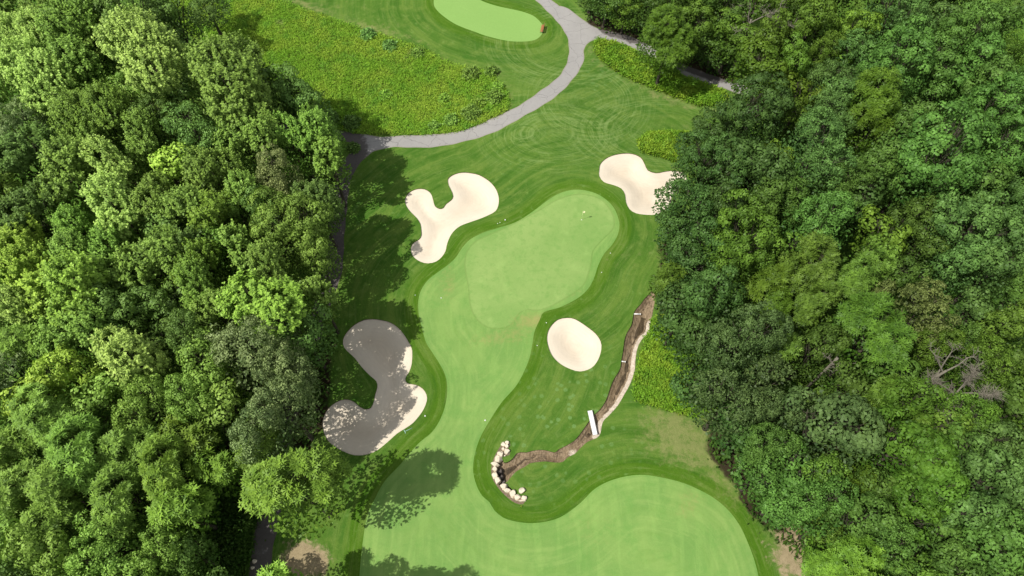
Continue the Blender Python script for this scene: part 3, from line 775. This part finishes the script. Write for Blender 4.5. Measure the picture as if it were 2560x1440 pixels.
def trunk_geometry(Rr, H, lob, seed):
    g = random.Random(seed)
    parts = []
    tr = 0.14 + 0.035 * Rr
    lean = (g.uniform(-.5, .5), g.uniform(-.5, .5))
    zt = 0.52 * H
    def tp(z): t = z / zt; return Vector((lean[0] * t, lean[1] * t, z))
    zs = [0, .25, 1.2, .3 * zt, .6 * zt, zt]
    parts.append(tube_vf([tp(z) for z in zs], [tr * 1.7, tr * 1.25, tr, tr * .9, tr * .75, tr * .55], 8))
    for i, l in enumerate(lob):
        z0 = zt * g.uniform(.45, .98); a = tp(z0); b = Vector(l[:3])
        m1 = a.lerp(b, .35) + Vector((0, 0, -.25)); m2 = a.lerp(b, .7) + Vector((g.uniform(-.2, .2), g.uniform(-.2, .2), .05))
        r = tr * .42
        parts.append(tube_vf([a, m1, m2, b], [r, r * .75, r * .5, r * .28], 6))
        for k in range(4):
            e = b + Vector((g.uniform(-1, 1), g.uniform(-1, 1), g.uniform(.1, .9))) * l[3] * .55
            parts.append(tube_vf([m2.lerp(b, g.random()), m2.lerp(e, .6), e], [r * .3, r * .2, r * .08], 4))
    return join_vf(parts)

LEAF = {}
def leaf_material(name, base, tip, gloss=.25, trans=0.30):
    m = NM(name)
    v = m.attr('v')
    oi = m.n.new('ShaderNodeObjectInfo')
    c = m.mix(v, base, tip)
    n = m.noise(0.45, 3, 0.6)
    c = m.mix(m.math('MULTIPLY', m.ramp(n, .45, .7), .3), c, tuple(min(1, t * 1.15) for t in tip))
    hs = m.n.new('ShaderNodeHueSaturation')
    m.lk(c, hs.inputs['Color'])
    m.lk(m.math('MULTIPLY_ADD', oi.outputs['Random'], 0.016, 0.494), hs.inputs['Hue'])
    m.lk(m.math('MULTIPLY_ADD', oi.outputs['Random'], 0.30, 0.85), hs.inputs['Value'])
    hs.inputs['Saturation'].default_value = 1.0
    col = hs.outputs[0]
    m.color(col); m.b.inputs['Roughness'].default_value = .5; m.b.inputs['Specular IOR Level'].default_value = gloss
    tr = m.n.new('ShaderNodeBsdfTranslucent'); m.lk(m.mix(0.6, col, (0.20, 0.30, 0.02)), tr.inputs['Color'])
    mx = m.n.new('ShaderNodeMixShader'); mx.inputs[0].default_value = trans
    m.lk(m.b.outputs[0], mx.inputs[1]); m.lk(tr.outputs[0], mx.inputs[2])
    m.lk(mx.outputs[0], m.n['Material Output'].inputs[0])
    return m.m
PAL = dict(   # darker old leaf, lighter young leaf, with some crown shade painted in
 lime=((.072, .150, .016), (.172, .275, .034)), pale=((.070, .140, .022), (.185, .285, .055)), bright=((.052, .130, .014), (.140, .252, .032)),
 yellow=((.038, .092, .009), (.090, .158, .018)), olive=((.040, .095, .013), (.102, .190, .026)), mid=((.042, .100, .014), (.115, .205, .032)),
 dark=((.026, .066, .011), (.072, .135, .026)), gray=((.036, .074, .021), (.108, .158, .052)), tan=((.052, .086, .024), (.135, .180, .056)),
 deep=((.020, .056, .013), (.060, .120, .030)), slate=((.028, .061, .021), (.080, .134, .044)), teal=((.031, .078, .022), (.090, .172, .044)),
 fern=((.035, .095, .018), (.100, .205, .042)), green=((.032, .090, .011), (.084, .170, .022)))
for kx, (a, b) in PAL.items():
    for side, f in (('left', 1.95), ('right', 1.22 if kx in ('deep', 'slate', 'dark', 'teal') else 1.06)):
        sat = lambda q: (q[0] * f * (1.12 if side == 'left' else 1.05), q[1] * f, q[2] * f * (1.12 if side == 'left' else 0.86))
        LEAF[kx, side] = leaf_material(kx + '_leaves', tuple(.72 * q for q in sat(a)), tuple(1.28 * q for q in sat(b)), .17, .17)  # crown shade and highlights painted into leaf tones by darker base, lighter tip
BARK = plain('grey_brown_bark', (0.060, 0.052, 0.038), 0.95, .35, 3)
DEADBARK = plain('bleached_dead_wood', (0.175, 0.160, 0.125), 0.9, .25, 3)

PROTO = {}
def proto(form, size, var):
    key = (form, size, var)
    if key not in PROTO:
        Rr = (2.4, 4.0, 6.0)[size]; H = (13.0, 15.0, 17.0)[size]
        seed = hash((ord(form), size, var)) % 99991
        V, v, lob = crown_geometry(form, Rr, H, seed)
        F = quadmesh(V)
        me = bpy.data.meshes.new('crown')
        me.vertices.add(len(V)); me.vertices.foreach_set('co', V.astype(np.float32).ravel())
        me.loops.add(F.size); me.loops.foreach_set('vertex_index', F.astype(np.int32).ravel())
        me.polygons.add(len(F)); me.polygons.foreach_set('loop_start', np.arange(0, F.size, 4, dtype=np.int32))
        me.polygons.foreach_set('loop_total', np.full(len(F), 4, np.int32))
        a = me.attributes.new('v', 'FLOAT', 'FACE'); a.data.foreach_set('value', np.clip(v, 0, 1).astype(np.float32))
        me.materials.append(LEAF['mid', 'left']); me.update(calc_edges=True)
        tv, tf = trunk_geometry(Rr, H, lob, seed)
        tm = bpy.data.meshes.new('trunk'); tm.from_pydata([tuple(p) for p in tv], [], tf); tm.materials.append(BARK)
        for p in tm.polygons: p.use_smooth = True
        PROTO[key] = (me, tm, Rr, H)
    return PROTO[key]

LOOK = dict(lime='yellow-lime', pale='fresh green', bright='bright green', yellow='yellow-green', olive='olive green', mid='medium green', dark='dark green',
            gray='grey-green', tan='tan-tinged green', deep='deep green', slate='slate-green', teal='bluish green', fern='fern green', green='vivid green')
FORM = dict(b='bristly', c='cushioned', f='feathery', g='fine-leaved')
KIND = dict(b='maple_tree', c='broadleaf_tree', f='walnut_tree', g='oak_tree')
BANDS = {'left': [(-200, 110, 'level with top green'), (110, 250, 'level with mid meadow'), (250, 380, 'level with meadow foot'),
                  (380, 500, 'level with Y-bunker top'), (500, 600, 'level with Y-bunker middle'), (600, 690, 'level with Y-bunker foot'),
                  (690, 790, 'just above the S-bunker'), (790, 880, 'level with S-bunker head'), (880, 980, 'level with S-bunker waist'),
                  (980, 1080, 'level with S-bunker foot'), (1080, 1190, 'just below the S-bunker'), (1190, 1310, 'level with boulder crescent'), (1310, 1900, 'along the picture bottom')],
         'right': [(-200, 30, 'along the picture top'), (30, 110, 'level with path junction'), (110, 210, 'level with side path'), (210, 320, 'level with side path end'),
                   (320, 410, 'above the upper bunker'), (410, 500, 'level with upper bunker'), (500, 600, 'level with the flagstick'),
                   (600, 690, 'level with mid green'), (690, 790, 'level with stream head'), (790, 890, 'level with oval bunker'),
                   (890, 1010, 'just below oval bunker'), (1010, 1110, 'level with the footbridge'), (1110, 1210, 'level with boulder crescent'), (1210, 1310, 'level with lower fairway'), (1310, 1900, 'along the picture bottom')]}
ORD = ['first', 'second', 'third', 'fourth', 'fifth', 'sixth', 'seventh', 'eighth', 'ninth', 'tenth', 'eleventh', 'twelfth', 'thirteenth', 'fourteenth', 'fifteenth', 'sixteenth', 'seventeenth']
for side in ('left', 'right'):
    for a, b, ph in BANDS[side]:
        rowt = sorted([t for t in TREES if t['side'] == side and a <= t['v'] < b], key=lambda t: -t['u'] if side == 'left' else t['u'])
        for i, t in enumerate(rowt):
            sz = 'small ' if t['r'] < 50 else ('large ' if t['r'] > 88 else '')
            t['label'] = f"{sz}{LOOK[t['col']]} {FORM[t['form']]} tree, {ORD[i]} from fairway in {side} wood, {ph}"
            t['band'] = ph

trng = random.Random(5)
for n, t in enumerate(TREES):
    size = 0 if t['R'] < 3.0 else (1 if t['R'] < 4.9 else 2)
    me, tm, Rr, H = proto(t['form'], size, n % (3 if size else 2))
    s = t['R'] / Rr
    x, y = t['x'], t['y']
    z = float(hgt(x, y))
    root = empty(KIND[t['form']], (x, y, z - 0.05), trng.uniform(0, 6.28), (s, s, t['H'] / H))
    tag(root, t['label'], 'tree', 'trees of the ' + t['side'] + ' wood')
    c = bpy.data.objects.new('crown', me); C.objects.link(c); c.parent = root
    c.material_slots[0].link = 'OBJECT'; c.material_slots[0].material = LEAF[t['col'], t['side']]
    k = bpy.data.objects.new('trunk', tm); C.objects.link(k); k.parent = root
print('TREES', len(TREES), 'leaf faces', sum(len(p[0].polygons) for p in PROTO.values()))

# ---- generic scatter of leafy ground plants
def in_any(Q, polys):
    m = np.zeros(len(Q), bool)
    for L in polys: m |= inside(Q, L)
    return m
def scatter(n, poly, g, avoid=True):
    lo, hi = poly.min(0), poly.max(0)
    Q = g.uniform(lo, hi, (n, 2)); Q = Q[inside(Q, poly)]
    if avoid: Q = Q[~in_any(Q, PATHS)]
    return Q

def plants(Q, g, h, m, L, W, spread=.22, upright=1.2):
    """each plant: m leaf cards fanning out of stem height h"""
    n = len(Q); ii = np.repeat(np.arange(n), m)
    hh = h * g.uniform(.55, 1.25, n)
    z = hgt(Q[:, 0], Q[:, 1])
    t = g.uniform(0, 1, n * m)
    off = g.normal(size=(n * m, 2)) * spread
    P = np.c_[Q[ii] + off, z[ii] + hh[ii] * (t * .85)]
    D = g.normal(size=(n * m, 3)); D[:, 2] = np.abs(D[:, 2]) * .5 + upright * .6
    N = unit(g.normal(size=(n * m, 3)) * .6 + [0, 0, 1.0])
    l = L * g.uniform(.6, 1.3, n * m)
    return cards(P, D, N, l, l * W, .2), np.clip(g.uniform(0, .55, n)[ii] + .35 * t + g.uniform(0, .2, n * m), 0, 1)

def meadow_material(name, a, b, c2, patch=.12):
    m = NM(name)
    v = m.attr('v')
    p1 = m.ramp(m.noise(patch, 4, .65), .40, .62)
    p2 = m.ramp(m.noise(patch * 2.7, 4, .7), .48, .66)
    c = m.mix(p1, a, b)
    c = m.mix(m.math('MULTIPLY', p2, .7), c, c2)
    if 'wild' in name: c = m.mix(m.math('MULTIPLY', m.ramp(m.noise(.21, 4, .6), .64, .74), .45), c, (.42, .40, .20))
    c = m.scale_col(c, v, .85, 1.22)
    m.color(c); m.b.inputs['Roughness'].default_value = .6; m.b.inputs['Specular IOR Level'].default_value = .15
    tr = m.n.new('ShaderNodeBsdfTranslucent'); m.lk(c, tr.inputs['Color'])
    mx = m.n.new('ShaderNodeMixShader'); mx.inputs[0].default_value = .25
    m.lk(m.b.outputs[0], mx.inputs[1]); m.lk(tr.outputs[0], mx.inputs[2]); m.lk(mx.outputs[0], m.n['Material Output'].inputs[0])
    return m.m
g = np.random.default_rng(3)
Q = scatter(36000, MEADOW, g)
V1, v1 = plants(Q, g, .42, 10, .31, .30, .22, .8)
o = make_mesh('meadow_grass', V1, quadmesh(V1), meadow_material('wild_meadow', (.225, .430, .036), (.320, .475, .050), (.150, .355, .038)), attrs={'v': ('FACE', v1)})
tag(o, 'tall unmown yellow-green meadow grass and weeds', 'meadow', kind='stuff')
WM = meadow_material('lush_weeds', (.160, .320, .024), (.240, .370, .032), (.095, .225, .022), .3)
for W, lab in zip(WEEDS, ('bright green strip of tall weeds between the side path and mown grass', 'green weeds between the upper right bunker and the wood', 'bright green bed of leafy weeds beside the stream')):
    Q = scatter(9000, W, g)
    dd = dist_poly(Q, W); keep = g.uniform(0, 1, len(Q)) < .35 + dd
    V1, v1 = plants(Q[keep], g, .95, 12, .42, .40, .22, .7)
    o = make_mesh('weed_bed', V1, quadmesh(V1), WM, attrs={'v': ('FACE', v1)})
    tag(o, lab, 'weeds', kind='stuff')
# undergrowth on the wood floor
lo, hi = (-85, 8), (85, 125)
Q = g.uniform(lo, hi, (26000, 2))
Q = Q[(wood_depth(Q) > .55) & ~in_any(Q, PATHS + [FAIRWAY, GREEN2, STREAM] + BUNK)]
V1, v1 = plants(Q, g, 1.5, 9, .55, .55, .5, .4)
hedge = loop_px([(470,1330),(520,1260),(600,1230),(650,1260),(636,1330),(620,1400),(600,1500),(470,1500)], step=1)
Q = scatter(2600, hedge, g)
V2, v2 = plants(Q, g, 2.2, 16, .32, .6, .35, .5)
V1 = np.concatenate([V1, V2]); v1 = np.concatenate([v1, v2])
o = make_mesh('undergrowth', V1, quadmesh(V1), meadow_material('shade_undergrowth', (.048, .110, .015), (.070, .130, .018), (.034, .080, .012), .3), attrs={'v': ('FACE', v1)})
tag(o, 'low dark undergrowth on the floor of the woods', 'undergrowth', kind='stuff')

# ---- shrubs standing in the meadow, each a thing
def shrub(px, r, h, mat, label, name='shrub'):
    q = ground(*px); g2 = np.random.default_rng(int(px[0] * 7 + px[1]))
    n = int(420 * r * r) + 200
    D = sphere_pts(n, g2); D[:, 2] = np.abs(D[:, 2])
    lum = 1 + .22 * np.sin(D[:, 0] * 5 + px[0]) * np.cos(D[:, 1] * 6)
    P = D * np.array([r, r, h]) * (lum * g2.uniform(.6, 1.0, n))[:, None]
    T = D + g2.normal(size=(n, 3)) * .8; N = unit(D + [0, 0, .6] + g2.normal(size=(n, 3)) * .4)
    L = g2.uniform(.22, .42, n)
    V = cards(P, T, N, L, L * .65)
    root = empty(name, (q[0], q[1], float(hgt(*q))))
    tag(root, label, 'shrub', 'shrubs round the meadow')
    make_mesh('foliage', V, quadmesh(V), mat, root, {'v': ('FACE', g2.uniform(0, 1, n))})
    parts = [tube_vf([(0, 0, -.05), (a * .25 * r, b * .25 * r, h * .45), (a * .6 * r, b * .6 * r, h * .8)], [.05, .035, .015], 5) for a, b in ((1, 0), (-.5, .8), (-.5, -.8), (.2, .9))]
    v, f = join_vf(parts); pymesh('stem', v, f, BARK, root)
for px, r, h, mk, lab in [((1178, 188), 1.5, 1.3, 'mid', 'dark green bush on the upper right shoulder of the meadow'), ((1228, 182), 1.1, 1.2, 'mid', 'small bush at the tip of the meadow shoulder, beside the mown grass'),
     ((1236, 248), 1.5, 1.4, 'mid', 'bush on the right edge of the meadow above the bare soil'), ((1196, 262), 1.1, 1.0, 'bright', 'bright low bush just inside the right edge of the meadow'),
     ((1180, 288), 1.7, 1.5, 'mid', 'large bush at the lower right corner of the meadow'), ((1128, 305), 1.3, 1.1, 'mid', 'bush near the path, left of the large corner bush'),
     ((1110, 250), 1.0, .9, 'bright', 'lone small bush in the right half of the meadow'), ((965, 240), 1.1, .9, 'bright', 'lone light bush in the middle of the meadow'),
     ((920, 90), 1.4, 1.1, 'fern', 'bluish bush on the top edge of the meadow, farther left of two'), ((975, 118), 1.3, 1.1, 'fern', 'bluish bush on the top edge of the meadow, nearer the shoulder'),
     ((1045, 135), 1.2, 1.0, 'mid', 'bush on the meadow rim midway to the shoulder'), ((880, 312), 1.5, 1.3, 'dark', 'shaded bush at the lower left of the meadow beside the path'),
     ((825, 302), 1.6, 1.4, 'dark', 'shaded bush against the left wood above the path'), ((885, 372), 1.0, .8, 'dark', 'low dark bush inside the bend of the path by the wood'),
     ((1085, 318), 1.0, .8, 'mid', 'low bush over the bare soil beside the path'), ((1245, 222), 1.0, 1.0, 'bright', 'small bright bush at the rightmost edge of the meadow')]:
    shrub(px, r, h, LEAF[mk, 'left'], lab)
# grey shrub-like tree standing alone in the top meadow
x, y, _t = ray(525, 28, 5.0)
me, tm, Rr, H = proto('g', 1, 0)
root = empty('oak_tree', (float(x), float(y), float(hgt(x, y))), 1.0, (3.9 / Rr, 3.9 / Rr, 9.5 / H))
tag(root, 'sparse dark grey-green tree standing alone in the top left meadow', 'tree')
c = bpy.data.objects.new('crown', me); C.objects.link(c); c.parent = root
c.material_slots[0].link = 'OBJECT'; c.material_slots[0].material = LEAF['dark', 'left']
k = bpy.data.objects.new('trunk', tm); C.objects.link(k); k.parent = root

# ------------------------------------------------------------------ dead trees and bare branches
def dead_tree(px, z, H, spread, seed, label, twigs=60, tilt=(0, 0)):
    r = random.Random(seed)
    x, y, _t = ray(px[0], px[1], z)
    root = empty('dead_tree', (float(x), float(y), float(hgt(x, y))))
    tag(root, label, 'dead tree')
    tp = lambda zz: Vector((tilt[0] * zz, tilt[1] * zz, zz))
    v, f = tube_vf([tp(0), tp(.3 * H), tp(.55 * H)], [.22, .17, .13], 8)
    pymesh('trunk', v, f, DEADBARK, root, True)
    for b in range(5):
        a = b * 1.257 + r.uniform(-.4, .4); s = tp(H * r.uniform(.35, .55))
        d = Vector((math.cos(a), math.sin(a), r.uniform(.5, 1.0))) * spread
        pts = [s, s + d * .4 + Vector((0, 0, .2)), s + d * .75 + Vector((r.uniform(-.3, .3), r.uniform(-.3, .3), .2)), s + d]
        parts = [tube_vf(pts, [.10, .075, .05, .018], 6)]
        for q in range(twigs // 5):
            t = r.uniform(.3, 1); i = min(2, int(t * 3)); p = pts[i].lerp(pts[i + 1], t * 3 - i if i < 3 else 1)
            e = p + Vector((r.uniform(-1, 1), r.uniform(-1, 1), r.uniform(-.1, .8))) * spread * .38
            m = p.lerp(e, .5) + Vector((r.uniform(-.15, .15), r.uniform(-.15, .15), r.uniform(0, .2)))
            parts.append(tube_vf([p, m, e], [.030, .020, .008], 4))
            for _ in range(3):
                e2 = m + Vector((r.uniform(-1, 1), r.uniform(-1, 1), r.uniform(-.2, .6))) * spread * .2
                parts.append(tube_vf([m, e2], [.014, .006], 3, cap=False))
        v, f = join_vf(parts); pymesh('branch', v, f, DEADBARK, root)
dead_tree((1885, 30), 13, 21, 3.4, 1, 'bare dead tree with forked pale branches at the top edge of the right wood', 60)
dead_tree((1950, 34), 13, 21, 3.2, 4, 'bare dead treetop among olive trees, right of the forked pale one', 60)
dead_tree((2362, 915), 12.5, 21, 3.2, 2, 'broken dead tree with thick pale limbs in the lower right wood', 60, (.05, -.02))
dead_tree((2405, 975), 11.5, 19, 3.3, 8, 'dense grey mass of dead twigs below the broken dead tree', 320)
dead_tree((2095, 895), 12, 21, 1.8, 3, 'small bare snag between dark crowns in the right wood', 25)

# ------------------------------------------------------------------ small things on the course
WHITE = plain('white_paint', (0.80, 0.80, 0.78), 0.5, .04, 5)
CONC = plain('white_concrete', (0.74, 0.74, 0.73), 0.8, .06, 3)
DARKM = plain('dark_metal', (0.10, 0.10, 0.10), 0.5)
ROCK = NM('cream_limestone')
ROCK.color(ROCK.scale_col(ROCK.mix(ROCK.ramp(ROCK.noise(1.3, 5, .7), .45, .7), (.66, .59, .47), (.50, .39, .25)), ROCK.noise(7, 5, .8), .8, 1.15))
ROCK.bump(ROCK.noise(5, 5, .8), .5, .06)
ROCKD = plain('wet_dark_rock', (.10, .085, .075), .5, .4, 4)
WOOD = plain('reddish_wood', (.34, .125, .060), .6, .25, 6)

# footbridge
pa, pb = ground(1475, 1029), ground(1488, 1087)
mid = (pa + pb) / 2; dv = pb - pa; Lb = float(np.hypot(*dv)) + .1; ang = math.atan2(dv[1], dv[0])
root = empty('footbridge', (mid[0], mid[1], float(hgt(*mid)) + .03), ang)
tag(root, 'narrow white slab footbridge across the stream', 'footbridge')
v, f = join_vf([box_vf(-Lb / 2 + Lb * (i + .5) / 6, 0, .19, Lb / 6 - .012, .50, .09, .01) for i in range(6)])
pymesh('deck', v, f, CONC, root)
for s in (-1, 1):
    v, f = box_vf(0, s * .29, .17, Lb, .06, .16, .01); pymesh('side_beam', v, f, DARKM if s > 0 else CONC, root)
for s in (-1, 1):
    v, f = box_vf(s * (Lb / 2 - .2), 0, -.05, .3, .56, .36, .02); pymesh('abutment', v, f, CONC, root)

def pipe(a, b, label, r=.09):
    pa, pb = ground(*a), ground(*b); m = (pa + pb) / 2; d = pb - pa; L = float(np.hypot(*d)); 
    root = empty('drain_pipe', (m[0], m[1], float(hgt(*m)) - .22), math.atan2(d[1], d[0]))
    tag(root, label, 'drain pipe', 'white drain pipes in the stream')
    v, f = tube_vf([(-L / 2 - .2, 0, 0), (L / 2, 0, -.04)], [r, r], 12); pymesh('barrel', v, f, WHITE, root, True)
    v, f = tube_vf([(L / 2 - .06, 0, -.035), (L / 2 + .03, 0, -.045)], [r * 1.3, r * 1.3], 12); pymesh('collar', v, f, WHITE, root, True)
pipe((1587, 783), (1602, 783), 'longer white pipe poking into the upper end of the stream')
pipe((1554, 901.5), (1564, 902.5), 'shorter white pipe halfway down the stream', .08)

# boulders
RK = [(605,190,38,28,0,1),(548,225,38,38,0,1),(608,250,30,34,0,1),(535,290,25,25,0,.6),(592,345,45,50,0,1.2),(487,380,52,44,0,1.3),(445,478,58,52,0,1.4),(402,560,55,40,0,1.1),
      (382,635,35,42,0,1.1),(385,735,44,52,0,1.3),(437,835,42,60,0,1.2),(545,925,58,45,0,1.3),(620,1008,45,36,0,1.1),(692,1062,50,48,0,1.3),(782,1115,60,38,0,1.2),
      (885,1130,38,34,0,1.1),(850,1180,50,18,0,.8),(855,1012,52,36,0,1.2),(465,665,36,42,1,-1),(500,755,34,38,1,-1),(566,410,14,12,0,.4),(540,835,22,30,1,-.8)]
RL = ['small cream boulder at the very top of the crescent wall', 'cream boulder at the top left end of the crescent wall', 'cream boulder just under the topmost one', 'low brownish stone between the top boulders',
      'big squarish cream boulder on the inner side near the top', 'cream boulder left of the big inner one', 'large squared boulder on the outer curve, upper part', 'tan-stained boulder on the outer curve below the large squared one',
      'small boulder on the outer curve beside the dark wet rock', 'cream boulder at the leftmost bulge of the crescent', 'long slanting boulder on the lower left of the crescent', 'pinkish cream boulder where the wall turns right',
      'flat tan boulder in the lower arm of the crescent', 'bright white boulder in the middle of the lower arm', 'rounded cream boulder near the lower end of the wall', 'last boulder at the lower right end of the wall',
      'thin pale slab under the last boulder', 'lone white boulder on the grass inside the lower arm', 'dark wet rock in the pool beside the wall', 'dark rock lower down in the pool', 'tiny white stone under the big inner boulder', 'dark rock at the bottom of the pool']
for i, (zx, zy, rx, ry, dk, hh) in enumerate(RK):
    u, v_ = ZR[0] + zx / ZR[2], ZR[1] + zy / ZR[2]
    q = ground(u, v_); sc = 19.6 * ZR[2]
    ax, ay = rx / sc * 1.12, ry / sc * 1.12; az = max(.16, .30 * abs(hh))
    rr = random.Random(i + 3)
    # convex boulder: chipped block cut by random planes
    import bmesh
    bm = bmesh.new(); bmesh.ops.create_icosphere(bm, subdivisions=3, radius=1.0)
    planes = [(Vector((rr.uniform(-1, 1), rr.uniform(-1, 1), rr.uniform(-.3, .5))).normalized(), rr.uniform(.50, .80)) for _ in range(11)] + [(Vector((rr.uniform(-.15, .15), rr.uniform(-.15, .15), 1)).normalized(), .62)]
    for vv in bm.verts:
        for nn, d in planes:
            k = vv.co.dot(nn) - d
            if k > 0: vv.co -= nn * k
        vv.co += Vector([rr.uniform(-.02, .02)] * 3)
        vv.co = Vector((vv.co.x * ax * 1.38, vv.co.y * ay * 1.38, vv.co.z * az * 1.5))
    me = bpy.data.meshes.new('boulder'); bm.to_mesh(me); bm.free(); me.materials.append(ROCKD if dk else ROCK.m)
    o = bpy.data.objects.new('boulder', me); C.objects.link(o)
    base = float(hgt(*q)) + (-.62 if dk else .06)
    o.location = (q[0], q[1], base); o.rotation_euler = (rr.uniform(-.1, .1), rr.uniform(-.1, .1), 0)
    tag(o, RL[i], 'boulder', 'boulders of the crescent wall')
# two pale stones by the lower left path
for (u, v_, s, lab) in ((637, 1404, .30, 'pale stone on the left verge of the shaded path, upper of two'), (632, 1420, .24, 'smaller pale stone on the verge of the shaded path, lower of two')):
    q = ground(u, v_); o = bpy.data.objects.new('boulder', bpy.data.objects['boulder'].data); C.objects.link(o)
    o.location = (q[0], q[1], float(hgt(*q)) + .05); o.scale = (s * 2.8, s * 3.2, s * 2); tag(o, lab, 'stone', 'stones beside the shaded path')

# flagstick
q = ground(1454.3, 549.3); zb = float(hgt(*q))
root = empty('flagstick', (q[0], q[1], zb)); tag(root, 'golf flagstick with a pale yellow flag standing in the putting green', 'golf flag')
v, f = tube_vf([(0, 0, -.1), (0, 0, 1.2), (0, 0, 2.2)], [.022, .020, .016], 8); pymesh('pole', v, f, plain('pole_paint', (.78, .80, .45), .4, .05), root, True)
V = []; F = []
for i in range(7):
    t = i / 6
    for j in range(5):
        s = j / 4
        V.append((.02 + .36 * t * (1 - .25 * s), .06 * math.sin(t * 5 + s * 2), 2.16 - .42 * s - .12 * t))
for i in range(6):
    for j in range(4): F.append((i * 5 + j, i * 5 + j + 1, i * 5 + j + 6, i * 5 + j + 5))
fl = pymesh('flag', V, F, plain('flag_cloth', (.86, .84, .52), .8, .03), root, True)
sm = fl.modifiers.new('cloth_thickness', 'SOLIDIFY'); sm.thickness = .008
v, f = tube_vf([(0, 0, .006), (0, 0, .012)], [.075, .070], 16); pymesh('cup_rim', v, f, WHITE, root)

# bench by the far green
pa, pb = ground(1352.5, 84), ground(1356.5, 67); m_ = (pa + pb) / 2; d = pb - pa
root = empty('park_bench', (m_[0], m_[1], float(hgt(*m_))), math.atan2(d[1], d[0])); tag(root, 'reddish wooden bench at the right tip of the top green', 'bench')
Lb = float(np.hypot(*d))
v, f = join_vf([box_vf(0, .12 - .12 * k, .44, Lb, .10, .04, .008) for k in range(4)]); pymesh('seat', v, f, WOOD, root)
v, f = join_vf([box_vf(0, -.30 - .02 * k, .58 + .13 * k, Lb, .035, .10, .008) for k in range(3)]); pymesh('backrest', v, f, WOOD, root)
for s in (-1, 1):
    v, f = join_vf([box_vf(s * (Lb / 2 - .12), .14, .21, .06, .06, .42, .005), box_vf(s * (Lb / 2 - .12), -.29, .44, .06, .06, .88, .005), box_vf(s * (Lb / 2 - .12), -.07, .39, .06, .38, .05, .005)])
    pymesh('leg', v, f, DARKM, root)

# bunker rake
pa, pb = ground(1012, 1079), ground(1031, 1070); m_ = (pa + pb) / 2; d = pb - pa; L = float(np.hypot(*d))
root = empty('bunker_rake', (m_[0], m_[1], float(hgt(*m_))), math.atan2(d[1], d[0])); tag(root, 'pale teal rake lying on the grass by the S-shaped bunker', 'rake')
RK_M = plain('teal_paint', (.42, .66, .58), .5, .05)
v, f = tube_vf([(-L / 2, 0, .06), (L / 2, 0, .05)], [.022, .022], 8); pymesh('handle', v, f, RK_M, root, True)
v, f = join_vf([box_vf(-L / 2, 0, .06, .05, .55, .04, .005)] + [box_vf(-L / 2, -.25 + .05 * k, .02, .02, .02, .06) for k in range(11)]); pymesh('rake_head', v, f, RK_M, root)

# hazard stake
q = ground(1303, 1267); root = empty('hazard_stake', (q[0], q[1], float(hgt(*q)))); tag(root, 'small yellow stake at the foot of the boulder crescent', 'stake')
v, f = tube_vf([(0, 0, -.1), (0, 0, .50), (0, 0, .56)], [.03, .03, .012], 8); pymesh('post', v, f, plain('yellow_paint', (.80, .68, .10), .5, .05), root, True)

# white markers lying in the grass
MK = [((1263, 550), .10, 'white ball-like marker between the Y-shaped bunker and the green, rightmost of three'), ((1250, 556.5), .06, 'middle small white marker between the Y-shaped bunker and the green'),
      ((1244, 559), .06, 'leftmost small white marker between the Y-shaped bunker and the green'), ((1526, 633), .06, 'tiny white marker right of the green beside its lower narrowing'),
      ((1504, 681), .06, 'tiny white marker in the rough below the right side of the green'), ((1366, 807), .07, 'tiny white marker above the oval bunker'),
      ((1343, 864), .06, 'tiny white marker left of the oval bunker'), ((1103, 745), .08, 'pinkish white marker on the left apron of the green'), ((1038, 738), .06, 'tiny white marker in the dark grass left of the apron'),
      ((1213, 1051), .10, 'white marker on the fairway neck by its right edge'), ((1063, 1040), .10, 'white marker right of the S-shaped bunker')]
for (px, r_, lab) in MK:
    q = ground(*px)
    bm = bmesh.new(); bmesh.ops.create_uvsphere(bm, u_segments=14, v_segments=8, radius=r_)
    for vv in bm.verts: vv.co.z = max(vv.co.z, -r_ * .3)
    me = bpy.data.meshes.new('ground_marker'); bm.to_mesh(me); bm.free(); me.materials.append(WHITE)
    for p in me.polygons: p.use_smooth = True
    o = bpy.data.objects.new('ground_marker', me); C.objects.link(o); o.location = (q[0], q[1], float(hgt(*q)) + r_ * .3)
    tag(o, lab, 'marker', 'white markers on the grass')
